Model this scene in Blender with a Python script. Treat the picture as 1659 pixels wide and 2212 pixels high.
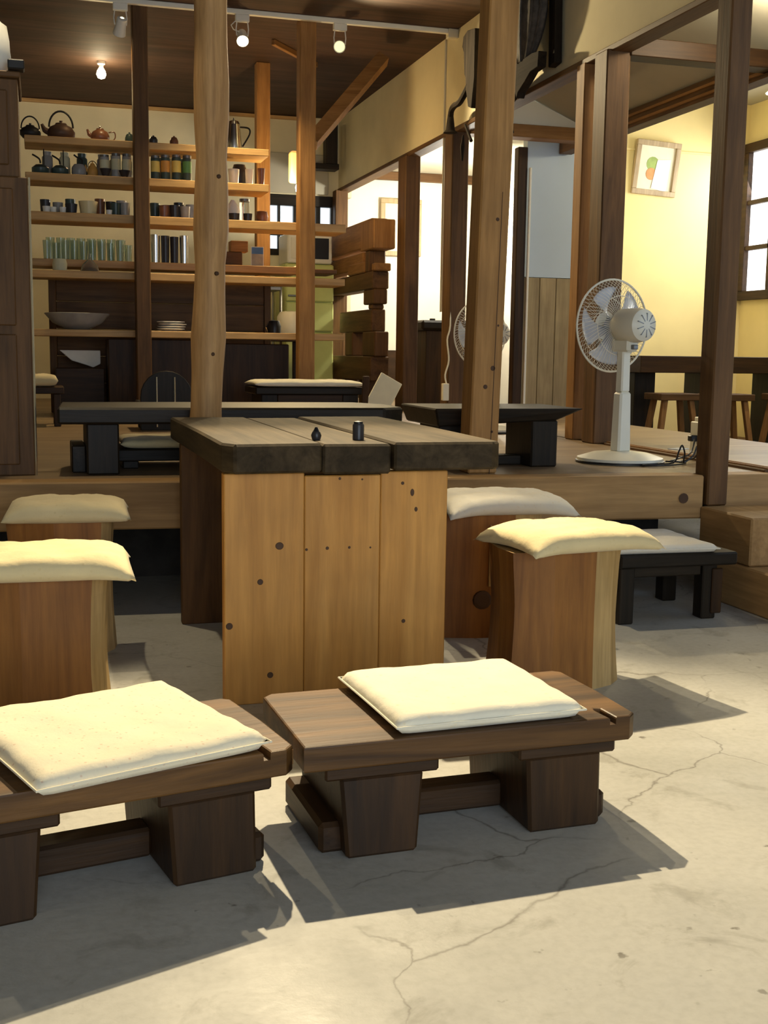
import bpy, bmesh, math, random
from mathutils import Vector, Matrix
random.seed(7)
for o in list(bpy.data.objects): bpy.data.objects.remove(o, do_unlink=True)
sc = bpy.context.scene
COL = sc.collection
PI = math.pi

# ------------------------------------------------------------------ camera
YAW, PITCH, ROLL, CAM_H = .2855, .1351, .01348, .91
fwd = Vector((math.sin(YAW)*math.cos(PITCH), math.cos(YAW)*math.cos(PITCH), -math.sin(PITCH)))
r0 = Vector((math.cos(YAW), -math.sin(YAW), 0)); u0 = r0.cross(fwd)
rt = math.cos(ROLL)*r0 + math.sin(ROLL)*u0; up = -math.sin(ROLL)*r0 + math.cos(ROLL)*u0
cd = bpy.data.cameras.new('camera'); cam = bpy.data.objects.new('camera', cd); COL.objects.link(cam)
cd.sensor_fit = 'VERTICAL'; cd.sensor_height = 24.0; cd.lens = 2540/2212*24.0
cd.clip_start = .05; cd.clip_end = 100
cam.matrix_world = Matrix(((rt.x, up.x, -fwd.x, 0), (rt.y, up.y, -fwd.y, 0), (rt.z, up.z, -fwd.z, CAM_H), (0, 0, 0, 1)))
sc.camera = cam

# ------------------------------------------------------------------ world, exposure, large lights
sc.view_settings.view_transform = 'Standard'; sc.view_settings.look = 'None'
sc.view_settings.exposure = 0.2; sc.view_settings.gamma = 1.0; sc.view_settings.use_curve_mapping = False
w = bpy.data.worlds.new('sky'); sc.world = w; w.use_nodes = True
w.node_tree.nodes['Background'].inputs[0].default_value = (.62, .78, 1.0, 1)
w.node_tree.nodes['Background'].inputs[1].default_value = 1.0

WARM = (1.0, .80, .47); WARM2 = (1.0, .86, .60); COOL = (.66, .82, 1.0)
def lamp(kind, name, loc, energy, color, size=.05, target=None, spot=None, blend=.4, size_y=None):
    l = bpy.data.lights.new(name, kind); l.energy = energy; l.color = color
    if kind == 'AREA':
        l.size = size
        if size_y: l.shape = 'RECTANGLE'; l.size_y = size_y
    else: l.shadow_soft_size = size
    if spot: l.spot_size = spot; l.spot_blend = blend
    o = bpy.data.objects.new(name, l); COL.objects.link(o); o.location = loc
    if target is not None:
        o.rotation_euler = (Vector(target)-Vector(loc)).to_track_quat('-Z', 'Y').to_euler()
    return o
# daylight through the open shop front behind the camera
lamp('AREA', 'shopfront_daylight', (.8, -2.9, 1.35), 84, (.82, .91, 1.0), 3.6, (.9, 3, 1.0), size_y=2.2)
# daylight through the window of the far side room
lamp('AREA', 'side_room_daylight', (6.08, 8.9, 2.1), 26, (.95, .97, 1.0), 1.2, (4.9, 9.4, 1.5), size_y=1.3)

# ------------------------------------------------------------------ materials
MATS = {}
def new_mat(name):
    m = bpy.data.materials.new(name); m.use_nodes = True
    nt = m.node_tree; b = nt.nodes['Principled BSDF']
    return m, nt, b
def L(nt, a, b): nt.links.new(a, b)
def coords(nt, scale=(1, 1, 1), rnd=True):
    tc = nt.nodes.new('ShaderNodeTexCoord'); mp = nt.nodes.new('ShaderNodeMapping')
    mp.inputs['Scale'].default_value = scale
    if rnd:
        oi = nt.nodes.new('ShaderNodeObjectInfo'); mu = nt.nodes.new('ShaderNodeMath'); mu.operation = 'MULTIPLY'
        mu.inputs[1].default_value = 17.0; L(nt, oi.outputs['Random'], mu.inputs[0])
        ad = nt.nodes.new('ShaderNodeVectorMath'); ad.operation = 'ADD'
        L(nt, tc.outputs['Object'], ad.inputs[0]); L(nt, mu.outputs[0], ad.inputs[1]); L(nt, ad.outputs[0], mp.inputs['Vector'])
    else: L(nt, tc.outputs['Object'], mp.inputs['Vector'])
    return mp.outputs[0]
def noise(nt, vec, scale, detail=4, rough=.55, dist=0):
    n = nt.nodes.new('ShaderNodeTexNoise'); n.inputs['Scale'].default_value = scale
    n.inputs['Detail'].default_value = detail; n.inputs['Roughness'].default_value = rough; n.inputs['Distortion'].default_value = dist
    L(nt, vec, n.inputs['Vector']); return n.outputs['Fac']
def ramp(nt, fac, stops):
    r = nt.nodes.new('ShaderNodeValToRGB'); e = r.color_ramp.elements
    while len(e) < len(stops): e.new(.5)
    for k, (p, c) in enumerate(stops):
        e[k].position = p; e[k].color = (c[0], c[1], c[2], 1)
    L(nt, fac, r.inputs[0]); return r.outputs[0]
def mixc(nt, a, b, fac, mode='MULTIPLY'):
    m = nt.nodes.new('ShaderNodeMix'); m.data_type = 'RGBA'; m.blend_type = mode
    if isinstance(fac, float): m.inputs[0].default_value = fac
    else: L(nt, fac, m.inputs[0])
    for s, v in ((m.inputs[6], a), (m.inputs[7], b)):
        if isinstance(v, tuple): s.default_value = (v[0], v[1], v[2], 1)
        else: L(nt, v, s)
    return m.outputs[2]
def bump(nt, b, fac, strength, dist=.004):
    n = nt.nodes.new('ShaderNodeBump'); n.inputs['Strength'].default_value = strength; n.inputs['Distance'].default_value = dist
    L(nt, fac, n.inputs['Height']); L(nt, n.outputs[0], b.inputs['Normal'])
def wood(name, dark, light, axis='Z', rough=.6, scale=14, knots=0.0, spec=.3):
    m, nt, b = new_mat(name)
    s = {'X': (.07, 1, 1), 'Y': (1, .07, 1), 'Z': (1, 1, .07)}[axis]
    v = coords(nt, s)
    g = noise(nt, v, scale, 5, .6, 1.2)
    f = noise(nt, v, scale*6, 3, .6, .2)
    big = noise(nt, coords(nt, (1, 1, 1)), 3.5, 3)
    mid = tuple((a+c)/2 for a, c in zip(dark, light))
    c1 = ramp(nt, g, [(.32, dark), (.5, mid), (.68, light)])
    c2 = ramp(nt, f, [(.3, (.72, .70, .68)), (.7, (1, 1, 1))])
    c3 = ramp(nt, big, [(.3, (.78, .76, .74)), (.7, (1.08, 1.05, 1.02))])
    col = mixc(nt, mixc(nt, c1, c2, .8), c3, .8)
    if knots:
        kv = nt.nodes.new('ShaderNodeTexVoronoi'); kv.inputs['Scale'].default_value = knots
        ks = {'X': (.5, 1, 1), 'Y': (1, .5, 1), 'Z': (1, 1, .5)}[axis]
        L(nt, coords(nt, ks), kv.inputs['Vector'])
        col = mixc(nt, col, ramp(nt, kv.outputs['Distance'], [(.0, (.2, .13, .08)), (.055, (.3, .2, .12)), (.11, (1, 1, 1))]), 1.0)
    L(nt, col, b.inputs['Base Color']); b.inputs['Roughness'].default_value = rough
    b.inputs['Specular IOR Level'].default_value = spec
    bump(nt, b, f, .25, .003)
    MATS[name] = m; return m
def plain(name, col, rough=.5, metal=0, trans=0, spec=.4, emit=None, es=0, var=.12, nscale=12, alpha=1, ior=1.45):
    m, nt, b = new_mat(name)
    if var:
        n = noise(nt, coords(nt), nscale, 4)
        d = tuple(c*(1-var) for c in col); l = tuple(min(1, c*(1+var)) for c in col)
        L(nt, ramp(nt, n, [(.3, d), (.7, l)]), b.inputs['Base Color'])
    else: b.inputs['Base Color'].default_value = (*col, 1)
    b.inputs['Roughness'].default_value = rough; b.inputs['Metallic'].default_value = metal
    b.inputs['Transmission Weight'].default_value = trans; b.inputs['Specular IOR Level'].default_value = spec
    b.inputs['IOR'].default_value = ior; b.inputs['Alpha'].default_value = alpha
    if emit: b.inputs['Emission Color'].default_value = (*emit, 1); b.inputs['Emission Strength'].default_value = es
    MATS[name] = m; return m
def fabric(name, col, spot, dens=38, amount=.16):
    m, nt, b = new_mat(name)
    v = coords(nt)
    vo = nt.nodes.new('ShaderNodeTexVoronoi'); vo.inputs['Scale'].default_value = dens; L(nt, v, vo.inputs['Vector'])
    f = ramp(nt, vo.outputs['Distance'], [(amount, (1, 1, 1)), (amount+.08, (0, 0, 0))])
    base = ramp(nt, noise(nt, v, 7, 3), [(.3, tuple(c*.9 for c in col)), (.7, col)])
    col2 = mixc(nt, base, spot, .0, 'MIX')
    L(nt, f, col2.node.inputs[0])
    L(nt, col2, b.inputs['Base Color']); b.inputs['Roughness'].default_value = .9; b.inputs['Specular IOR Level'].default_value = .1
    b.inputs['Sheen Weight'].default_value = .15
    bump(nt, b, noise(nt, coords(nt), 22, 4, .6), .35, .008)
    MATS[name] = m; return m
def concrete():
    m, nt, b = new_mat('concrete')
    v = coords(nt, rnd=False)
    a = ramp(nt, noise(nt, v, 1.6, 6, .6, .4), [(.3, (.40, .395, .36)), (.55, (.50, .49, .45)), (.75, (.56, .55, .505))])
    s = ramp(nt, noise(nt, v, 7, 5, .65, .6), [(.33, (.60, .58, .54)), (.44, (1, 1, 1))])
    c = mixc(nt, a, s, .55)
    f = ramp(nt, noise(nt, v, 60, 3), [(.3, (.86, .86, .85)), (.6, (1, 1, 1))])
    c = mixc(nt, c, f, .7)
    pit = ramp(nt, noise(nt, v, 26, 3, .5), [(.27, (.42, .40, .37)), (.33, (1, 1, 1))])
    gp = ramp(nt, noise(nt, v, 3.1, 3), [(.46, (0, 0, 0)), (.60, (1, 1, 1))])
    c = mixc(nt, c, pit, .0); L(nt, gp, c.node.inputs[0])
    # hairline cracks: edges of large distorted cells
    wv = nt.nodes.new('ShaderNodeTexNoise'); wv.inputs['Scale'].default_value = 3.0; wv.inputs['Detail'].default_value = 6; L(nt, v, wv.inputs['Vector'])
    ad = nt.nodes.new('ShaderNodeVectorMath'); ad.operation = 'MULTIPLY_ADD'; L(nt, wv.outputs['Color'], ad.inputs[0]); ad.inputs[1].default_value = (.3, .3, 0); L(nt, v, ad.inputs[2])
    vo = nt.nodes.new('ShaderNodeTexVoronoi'); vo.feature = 'DISTANCE_TO_EDGE'; vo.inputs['Scale'].default_value = 1.35; L(nt, ad.outputs[0], vo.inputs['Vector'])
    ck = ramp(nt, vo.outputs['Distance'], [(.0, (.52, .50, .48)), (.0022, (.75, .74, .72)), (.0042, (1, 1, 1))])
    gate = ramp(nt, noise(nt, v, 2.1, 2), [(.42, (0, 0, 0)), (.55, (1, 1, 1))])
    c2 = mixc(nt, c, ck, .0); L(nt, gate, c2.node.inputs[0])
    L(nt, c2, b.inputs['Base Color'])
    L(nt, ramp(nt, noise(nt, v, 5, 4), [(.3, (.42, .42, .42)), (.7, (.66, .66, .66))]), b.inputs['Roughness'])
    b.inputs['Specular IOR Level'].default_value = .35
    bump(nt, b, noise(nt, v, 24, 6, .6), .25, .004)
    MATS['concrete'] = m
concrete()
plain('plaster', (.74, .67, .46), .9, spec=.1, var=.06, nscale=3)
plain('plaster_white', (.82, .78, .66), .9, spec=.1, var=.04, nscale=2)
plain('plaster_cream', (.86, .70, .32), .9, spec=.1, var=.05, nscale=2)
plain('panel_grey', (.54, .64, .76), .8, spec=.15, var=.04, nscale=2)
plain('board_grey', (.46, .43, .34), .9, spec=.1, var=.08, nscale=2)
wood('ceiling_wood', (.05, .028, .018), (.10, .055, .035), 'X', .75, 9)
for ax in 'XYZ':
    wood('pine_'+ax, (.55, .262, .054), (.70, .365, .092), ax, .5, 9, spec=.3)
    wood('post_'+ax, (.27, .130, .038), (.43, .225, .075), ax, .65, 14)
    wood('dark_'+ax, (.024, .011, .003), (.066, .030, .008), ax, .55, 16)
    wood('brown_'+ax, (.085, .041, .012), (.18, .090, .030), ax, .6, 14)
    wood('black_'+ax, (.010, .008, .005), (.030, .021, .012), ax, .5, 16, spec=.25)
    wood('old_'+ax, (.014, .011, .008), (.036, .028, .020), ax, .9, 16, spec=.08)
    wood('honey_'+ax, (.36, .185, .055), (.52, .285, .095), ax, .6, 12)
    wood('beam_'+ax, (.35, .20, .075), (.52, .32, .13), ax, .6, 10, knots=0)
wood('log_skin', (.40, .22, .085), (.64, .39, .165), 'Z', .6, 18)
wood('log_front', (.21, .082, .016), (.37, .162, .034), 'Z', .55, 11)
wood('log_pale', (.42, .28, .11), (.60, .43, .20), 'Z', .6, 16)
wood('table_X', (.030, .022, .012), (.085, .062, .034), 'Y', .72, 13, spec=.15)
wood('bench_top', (.045, .020, .006), (.20, .098, .027), 'X', .48, 12, spec=.3)
wood('bench_end', (.34, .16, .05), (.52, .29, .11), 'X', .5, 14)
wood('platform_board', (.22, .15, .085), (.36, .26, .15), 'X', .45, 8, spec=.4)
wood('shelf_board', (.50, .30, .11), (.70, .45, .19), 'X', .5, 8)
wood('wainscot', (.33, .25, .14), (.52, .42, .24), 'Z', .6, 9)
wood('frame_wood', (.45, .34, .19), (.60, .47, .28), 'Z', .5, 14)
fabric('pad_floral', (.88, .80, .60), (.74, .58, .42), 70, .12)
fabric('pad_cream', (.90, .85, .68), (.84, .76, .56), 40, .10)
fabric('pad_stool', (.74, .62, .36), (.68, .56, .31), 60, .16)
fabric('pad_grey', (.74, .70, .60), (.68, .62, .50), 60, .15)
plain('knot', (.075, .035, .014), .6)
plain('white_plastic', (.80, .77, .66), .35, var=.03)
plain('cream_plastic', (.76, .72, .58), .35, var=.03)
plain('blade_plastic', (.62, .68, .80), .25, trans=.35, var=0)
plain('black_plastic', (.012, .012, .014), .35, var=0)
plain('white_paint', (.85, .83, .76), .4, var=.02)
plain('iron', (.030, .028, .026), .5, metal=.4)
plain('rust_iron', (.10, .055, .035), .5, metal=.3)
plain('steel', (.70, .69, .66), .18, metal=1, var=.03)
plain('grey_metal', (.22, .22, .22), .4, metal=.7)
plain('glass_green', (.70, .80, .72), .06, trans=.92, var=0)
plain('glass_clear', (.88, .90, .88), .04, trans=.95, var=0)
plain('pane_glass', (.92, .95, .97), .02, trans=1.0, var=0, ior=1.02)
plain('ceramic_white', (.85, .83, .76), .25, var=.03)
plain('ceramic_cream', (.80, .66, .36), .3, var=.05)
plain('ceramic_grey', (.35, .34, .32), .35, var=.15)
plain('ceramic_brown', (.22, .09, .045), .3, var=.2)
plain('ceramic_dark', (.035, .032, .034), .3, var=.2)
plain('ceramic_teal', (.055, .085, .075), .3, var=.2)
plain('label_yellow', (.78, .62, .16), .5, var=.1)
plain('label_orange', (.66, .34, .08), .5, var=.1)
plain('label_green', (.12, .30, .10), .5, var=.1)
plain('label_pale', (.68, .64, .42), .5, var=.1)
plain('paper', (.86, .84, .76), .85, var=.05)
plain('print_paper', (.82, .76, .55), .85, var=.05)
plain('paint_green', (.36, .47, .14), .8, var=.2)
plain('paint_orange', (.66, .33, .13), .8, var=.2)
plain('card_blue', (.09, .20, .42), .5, var=.2)
plain('card_tan', (.40, .36, .28), .5, var=.25)
plain('fridge_green', (.60, .66, .24), .45, var=.03)
plain('ribbed_straw', (.075, .065, .055), .8, var=.35, nscale=30)
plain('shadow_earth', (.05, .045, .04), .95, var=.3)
plain('tatami', (.36, .31, .17), .8, var=.12, nscale=40)
plain('bulb_glow', (1, 1, 1), .5, emit=(1, .88, .58), es=60, var=0)
plain('spot_glow', (1, 1, 1), .5, emit=(1, .90, .62), es=14, var=0)
plain('spot_dim', (.7, .68, .45), .3, emit=(1, .93, .5), es=.9, var=0)
plain('paper_shade', (.9, .6, .25), .8, emit=(1, .50, .13), es=.75, var=0)
plain('sky_pane', (.8, .9, 1), .4, emit=(.80, .92, 1.0), es=1.05, var=0)
plain('sky_pane_bright', (1, 1, 1), .4, emit=(.96, .98, 1.0), es=2.2, var=0)

# ------------------------------------------------------------------ mesh helpers
class MB:
    def __init__(s): s.bm = bmesh.new()
    def merge(s, t, mat=None):
        if mat is not None: bmesh.ops.transform(t, matrix=mat, verts=t.verts)
        me = bpy.data.meshes.new('tmp'); t.to_mesh(me); t.free(); s.bm.from_mesh(me); bpy.data.meshes.remove(me); return s
    def box(s, x0, x1, y0, y1, z0, z1, bev=.004, mat=None, seg=1):
        t = bmesh.new(); bmesh.ops.create_cube(t, size=1)
        for v in t.verts: v.co = Vector(((x0+x1)/2+v.co.x*(x1-x0), (y0+y1)/2+v.co.y*(y1-y0), (z0+z1)/2+v.co.z*(z1-z0)))
        if bev: bmesh.ops.bevel(t, geom=list(t.edges), offset=min(bev, .3*min(abs(x1-x0), abs(y1-y0), abs(z1-z0))), segments=seg, affect='EDGES', profile=.5)
        return s.merge(t, mat)
    def hull8(s, bot, top, bev=.004):          # two quads of 4 points, bottom and top, same winding
        t = bmesh.new(); vb = [t.verts.new(p) for p in bot]; vt = [t.verts.new(p) for p in top]
        t.faces.new(vb[::-1]); t.faces.new(vt)
        n = len(vb)
        for i in range(n): t.faces.new((vb[i], vb[(i+1) % n], vt[(i+1) % n], vt[i]))
        bmesh.ops.recalc_face_normals(t, faces=t.faces)
        if bev: bmesh.ops.bevel(t, geom=list(t.edges), offset=bev, segments=1, affect='EDGES', profile=.5)
        return s.merge(t)
    def prism(s, pts, a, b, axis='z', bev=0):  # polygon pushed along an axis
        f = {'z': lambda p, h: (p[0], p[1], h), 'y': lambda p, h: (p[0], h, p[1]), 'x': lambda p, h: (h, p[0], p[1])}[axis]
        return s.hull8([f(p, a) for p in pts], [f(p, b) for p in pts], bev)
    def lathe(s, prof, n=20, c=(0, 0, 0), mat=None, cap=True):
        t = bmesh.new(); rings = []
        for r, z in prof: rings.append([t.verts.new((c[0]+r*math.cos(2*PI*k/n), c[1]+r*math.sin(2*PI*k/n), c[2]+z)) for k in range(n)])
        for a, b in zip(rings, rings[1:]):
            for k in range(n): t.faces.new((a[k], a[(k+1) % n], b[(k+1) % n], b[k]))
        if cap:
            if prof[0][0] > 1e-5: t.faces.new(rings[0][::-1])
            if prof[-1][0] > 1e-5: t.faces.new(rings[-1])
        bmesh.ops.remove_doubles(t, verts=t.verts, dist=1e-6)
        return s.merge(t, mat)
    def tube(s, pts, rad, n=8, closed=False):
        t = bmesh.new(); P = [Vector(p) for p in pts]; m = len(P)
        R = rad if isinstance(rad, (list, tuple)) else [rad]*m
        rings = []; pn = None
        for i in range(m):
            if closed: d = P[(i+1) % m]-P[i-1]
            else: d = P[min(i+1, m-1)]-P[max(i-1, 0)]
            d.normalize()
            if pn is None:
                a = Vector((0, 0, 1)) if abs(d.z) < .9 else Vector((1, 0, 0)); pn = d.cross(a).normalized()
            else: pn = (pn-d*pn.dot(d)).normalized()
            q = d.cross(pn)
            rings.append([t.verts.new(P[i]+R[i]*(math.cos(2*PI*k/n)*pn+math.sin(2*PI*k/n)*q)) for k in range(n)])
        prs = list(zip(rings, rings[1:]))
        if closed: prs.append((rings[-1], rings[0]))
        for a, b in prs:
            for k in range(n): t.faces.new((a[k], a[(k+1) % n], b[(k+1) % n], b[k]))
        if not closed: t.faces.new(rings[0][::-1]); t.faces.new(rings[-1])
        bmesh.ops.recalc_face_normals(t, faces=t.faces)
        return s.merge(t)
    def grid(s, nx, ny, fn):
        t = bmesh.new(); g = [[t.verts.new(fn(i/nx, j/ny)) for j in range(ny+1)] for i in range(nx+1)]
        for i in range(nx):
            for j in range(ny): t.faces.new((g[i][j], g[i+1][j], g[i+1][j+1], g[i][j+1]))
        return s.merge(t)
    def mesh(s, name):
        me = bpy.data.meshes.new(name); s.bm.normal_update(); s.bm.to_mesh(me); s.bm.free(); return me
    def build(s, name, mat, parent=None, loc=None, rz=0, smooth=False, label=None, kind=None):
        me = s.mesh(name); me.materials.append(MATS[mat])
        if smooth:
            for p in me.polygons: p.use_smooth = True
            if smooth != 'all':
                try: me.set_sharp_from_angle(angle=math.radians(40))
                except Exception: pass
        o = bpy.data.objects.new(name, me); COL.objects.link(o)
        if parent: o.parent = parent
        if loc: o.location = loc
        if rz: o.rotation_euler.z = rz
        if label: o['label'] = label
        if kind: o['kind'] = kind
        return o
def tag(o, label, cat, group=None):
    o['label'] = label; o['category'] = cat
    if group: o['group'] = group
    return o
def thing(name, label, cat, loc=(0, 0, 0), rz=0, group=None):
    o = bpy.data.objects.new(name, None); COL.objects.link(o); o.empty_display_size = .05
    o.location = loc; o.rotation_euler.z = rz; return tag(o, label, cat, group)
def struct(o): o['kind'] = 'structure'; return o
def box(name, dims, mat, parent=None, loc=None, bev=.004, label=None, rz=0, seg=1):
    return MB().box(*dims, bev=bev, seg=seg).build(name, mat, parent, loc, rz, label=label)
def dup(root, loc, rz=None, label=None, group=None):
    r = root.copy(); COL.objects.link(r); r.location = loc
    if rz is not None: r.rotation_euler.z = rz
    if label: r['label'] = label
    if group: r['group'] = group
    for ch in list(root.children):
        c = ch.copy(); COL.objects.link(c); c.parent = r
        for g in ch.children:
            d = g.copy(); COL.objects.link(d); d.parent = c
    return r

ZP = .455            # platform floor
CEIL = 3.07
XW = 2.80            # plane of the right-hand partition

# ------------------------------------------------------------------ setting
f = MB().grid(24, 24, lambda u, v: (-3.2+u*10.4, -3.1+v*14.8, 0)).build('floor', 'concrete'); struct(f)
PANG = math.radians(-3.6)
plat = MB().prism([(-2.4, 4.31), (2.42, 4.075), (2.78, 4.075), (2.78, 11.1), (-2.4, 11.1)], ZP-.05, ZP, 'z').build('floor_platform', 'platform_board'); struct(plat)
bm_ = MB(); bm_.box(-2.2, 1.905, -.06, .06, -.165, .002, .006)
fb = bm_.build('front_beam', 'beam_X', plat, (.55, 4.15, ZP), PANG)
MB().lathe([(0, -.005), (.016, -.005), (.020, 0)], 12, mat=Matrix.Rotation(PI/2, 4, 'X')).build('knot', 'knot', fb, (1.82, -.064, -.085))
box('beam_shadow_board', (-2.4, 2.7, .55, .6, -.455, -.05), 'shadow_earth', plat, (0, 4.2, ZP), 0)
cei = box('ceiling', (-3.2, 2.78, -3.1, 11.2, CEIL, CEIL+.06), 'ceiling_wood', bev=0); struct(cei)
struct(box('wall_back', (-3.2, 2.9, 11.12, 11.25, 2.36, CEIL), 'plaster', bev=0))
wb = struct(box('wall_back_low', (-3.2, 1.98, 11.12, 11.25, 0, 2.36), 'plaster', bev=0))
struct(box('wall_back_sill', (1.98, 2.9, 11.12, 11.25, 0, 1.80), 'plaster', bev=0))
struct(box('wall_left', (-3.2, -3.1, -3.1, 11.2, 0, CEIL), 'plaster', bev=0))
struct(box('wall_front', (-3.2, -1.2, -3.15, -3.05, 0, CEIL), 'plaster', bev=0))
struct(box('wall_front_lintel', (-1.2, 2.9, -3.15, -3.05, 2.5, CEIL), 'plaster', bev=0))
# right-hand wall: plaster above the door lintel, open below between the posts
struct(box('wall_right', (XW-.03, XW+.05, 3.7, 11.12, 2.432, CEIL), 'plaster', bev=0))
struct(box('wall_right_front', (XW+.1, XW+.2, -3.1, 3.1, 0, CEIL), 'plaster', bev=0))
struct(box('trim_1', (XW-.045, XW+.065, 3.7, 11.1, 2.40, 2.432), 'brown_Y', bev=.004))
tr = struct(box('trim_2', (XW-.035, XW+.045, 4.05, 5.45, ZP-.02, ZP+.012), 'brown_Y', bev=.003))
box('door_track', (XW-.02, XW-.005, 4.05, 5.45, ZP+.012, ZP+.018), 'post_Y', tr, bev=0)
box('door_track', (XW+.01, XW+.025, 4.05, 5.45, ZP+.012, ZP+.018), 'post_Y', tr, bev=0)
struct(MB().tube([(XW-.035, 8.05, 3.06), (XW-.035, 8.05, 1.2)], .009, 6).build('trim_3', 'cream_plastic'))

# corridor and rooms beyond the partition
struct(box('floor_corridor', (XW, 3.74, 4.0, 11.35, ZP-.05, ZP), 'platform_board', bev=0))
struct(MB().prism([(XW+.05, 2.84), (3.80, 2.455), (3.80, 2.505), (XW+.05, 2.89)], 3.7, 7.8, 'y').build('ceiling_corridor', 'board_grey'))
struct(box('ceiling_corridor_far', (XW+.06, 4.28, 7.88, 11.4, 2.66, 2.70), 'board_grey', bev=0))
struct(MB().prism([(2.85, 2.47), (3.70, 2.47), (3.70, 2.49), (2.85, 2.82)], 7.78, 7.86, 'y').build('wall_transom', 'plaster_white'))
struct(box('trim_4', (2.85, 3.80, 7.74, 7.88, 2.385, 2.47), 'post_X'))
k2 = struct(box('trim_5', (3.70, 3.80, 3.7, 8.18, 2.365, 2.48), 'brown_Y'))
box('door_track', (3.685, 3.70, 3.7, 7.7, 2.385, 2.40), 'post_Y', k2, bev=0); box('door_track', (3.685, 3.70, 3.7, 7.7, 2.43, 2.445), 'post_Y', k2, bev=0)
tag(box('ceiling_beam', (2.86, 3.70, 5.50, 5.62, 2.385, 2.475), 'dark_X'), 'dark square beam crossing the grey sloping corridor ceiling', 'beam')
struct(box('wall_far', (2.84, 4.3, 11.4, 11.5, ZP-.3, 2.66), 'plaster_white', bev=0))
struct(box('baseboard_far', (2.86, 4.28, 11.36, 11.4, ZP-.1, .93), 'dark_X', bev=0))
struct(box('trim_6', (2.86, 4.28, 11.33, 11.4, 2.58, 2.66), 'brown_X'))
struct(box('wall_divider', (4.22, 4.30, 8.29, 11.4, .15, 2.9), 'plaster_white', bev=0))
pn = struct(box('wall_panel', (3.46, 4.25, 8.20, 8.28, 1.475, 2.66), 'panel_grey', bev=0))
for k in range(6):
    box('plank', (3.452+k*.132, 3.452+k*.132+.128, 8.185, 8.27, ZP-.25, 1.47), 'wainscot', pn, bev=.004)
struct(box('floor_side_room', (3.74, 6.3, 4.0, 9.7, .13, .18), 'brown_X', bev=0))
struct(box('wall_side_room', (4.30, 6.3, 9.6, 9.7, .15, 3.2), 'plaster_cream', bev=0))
struct(box('ceiling_side_room', (3.8, 6.3, 3.7, 9.7, 3.15, 3.2), 'board_grey', bev=0))
struct(box('trim_7', (4.30, 6.2, 9.585, 9.6, 2.69, 2.705), 'plaster_cream', bev=0))
# window wall of the side room, built around its opening
struct(box('wall_window_low', (6.2, 6.3, 3.7, 9.6, .15, 1.42), 'plaster_cream', bev=0))
struct(box('wall_window_top', (6.2, 6.3, 3.7, 9.6, 2.80, 3.2), 'plaster_cream', bev=0))
struct(box('wall_window_near', (6.2, 6.3, 3.7, 7.9, 1.42, 2.80), 'plaster_cream', bev=0))
wn = struct(thing('window_1', 'x', 'window', (6.17, 0, 0)))
for k in ('label', 'category'): del wn[k]
for nm, d in (('window_frame', (-.03, .05, 7.9, 9.6, 1.42, 1.50)), ('window_frame', (-.03, .05, 7.9, 9.6, 2.72, 2.80)), ('window_frame', (-.03, .05, 9.50, 9.6, 1.5, 2.72)),
              ('window_frame', (-.03, .05, 7.9, 7.98, 1.5, 2.72)), ('muntin', (-.02, .03, 7.98, 9.5, 1.86, 1.90)), ('muntin', (-.02, .03, 7.98, 9.5, 2.26, 2.30)),
              ('muntin', (-.02, .03, 9.12, 9.16, 1.5, 2.72)), ('muntin', (-.02, .03, 8.6, 8.64, 1.5, 2.72))): box(nm, d, 'dark_Y', wn)
for a, b in ((7.98, 8.6), (8.64, 9.12), (9.16, 9.5)):
    for c, d in ((1.5, 1.86), (1.9, 2.26), (2.3, 2.72)): box('pane', (.02, .03, a, b, c, d), 'sky_pane_bright', wn, bev=0)
# kitchen window in the back wall
wk = struct(thing('window_2', 'x', 'window', (0, 11.15, 0)))
for k in ('label', 'category'): del wk[k]
for d in ((1.98, 2.05, -.04, .05, 1.80, 2.36), (2.70, 2.80, -.04, .05, 1.80, 2.36), (2.05, 2.70, -.04, .05, 1.80, 1.86), (2.05, 2.70, -.04, .05, 2.26, 2.36), (2.34, 2.48, -.04, .05, 1.86, 2.26)):
    box('window_frame', d, 'black_X', wk)
for d in ((2.05, 2.70, -.02, .02, 1.985, 2.015), (2.19, 2.215, -.02, .02, 1.86, 2.26), (2.555, 2.60, -.02, .02, 1.86, 2.26)): box('muntin', d, 'iron', wk, bev=.002)
for a, b in ((2.05, 2.19), (2.215, 2.34), (2.48, 2.555), (2.60, 2.70)):
    for c, d in ((1.86, 1.985), (2.015, 2.26)): box('pane', (a, b, .02, .03, c, d), 'sky_pane', wk, bev=0)

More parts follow.
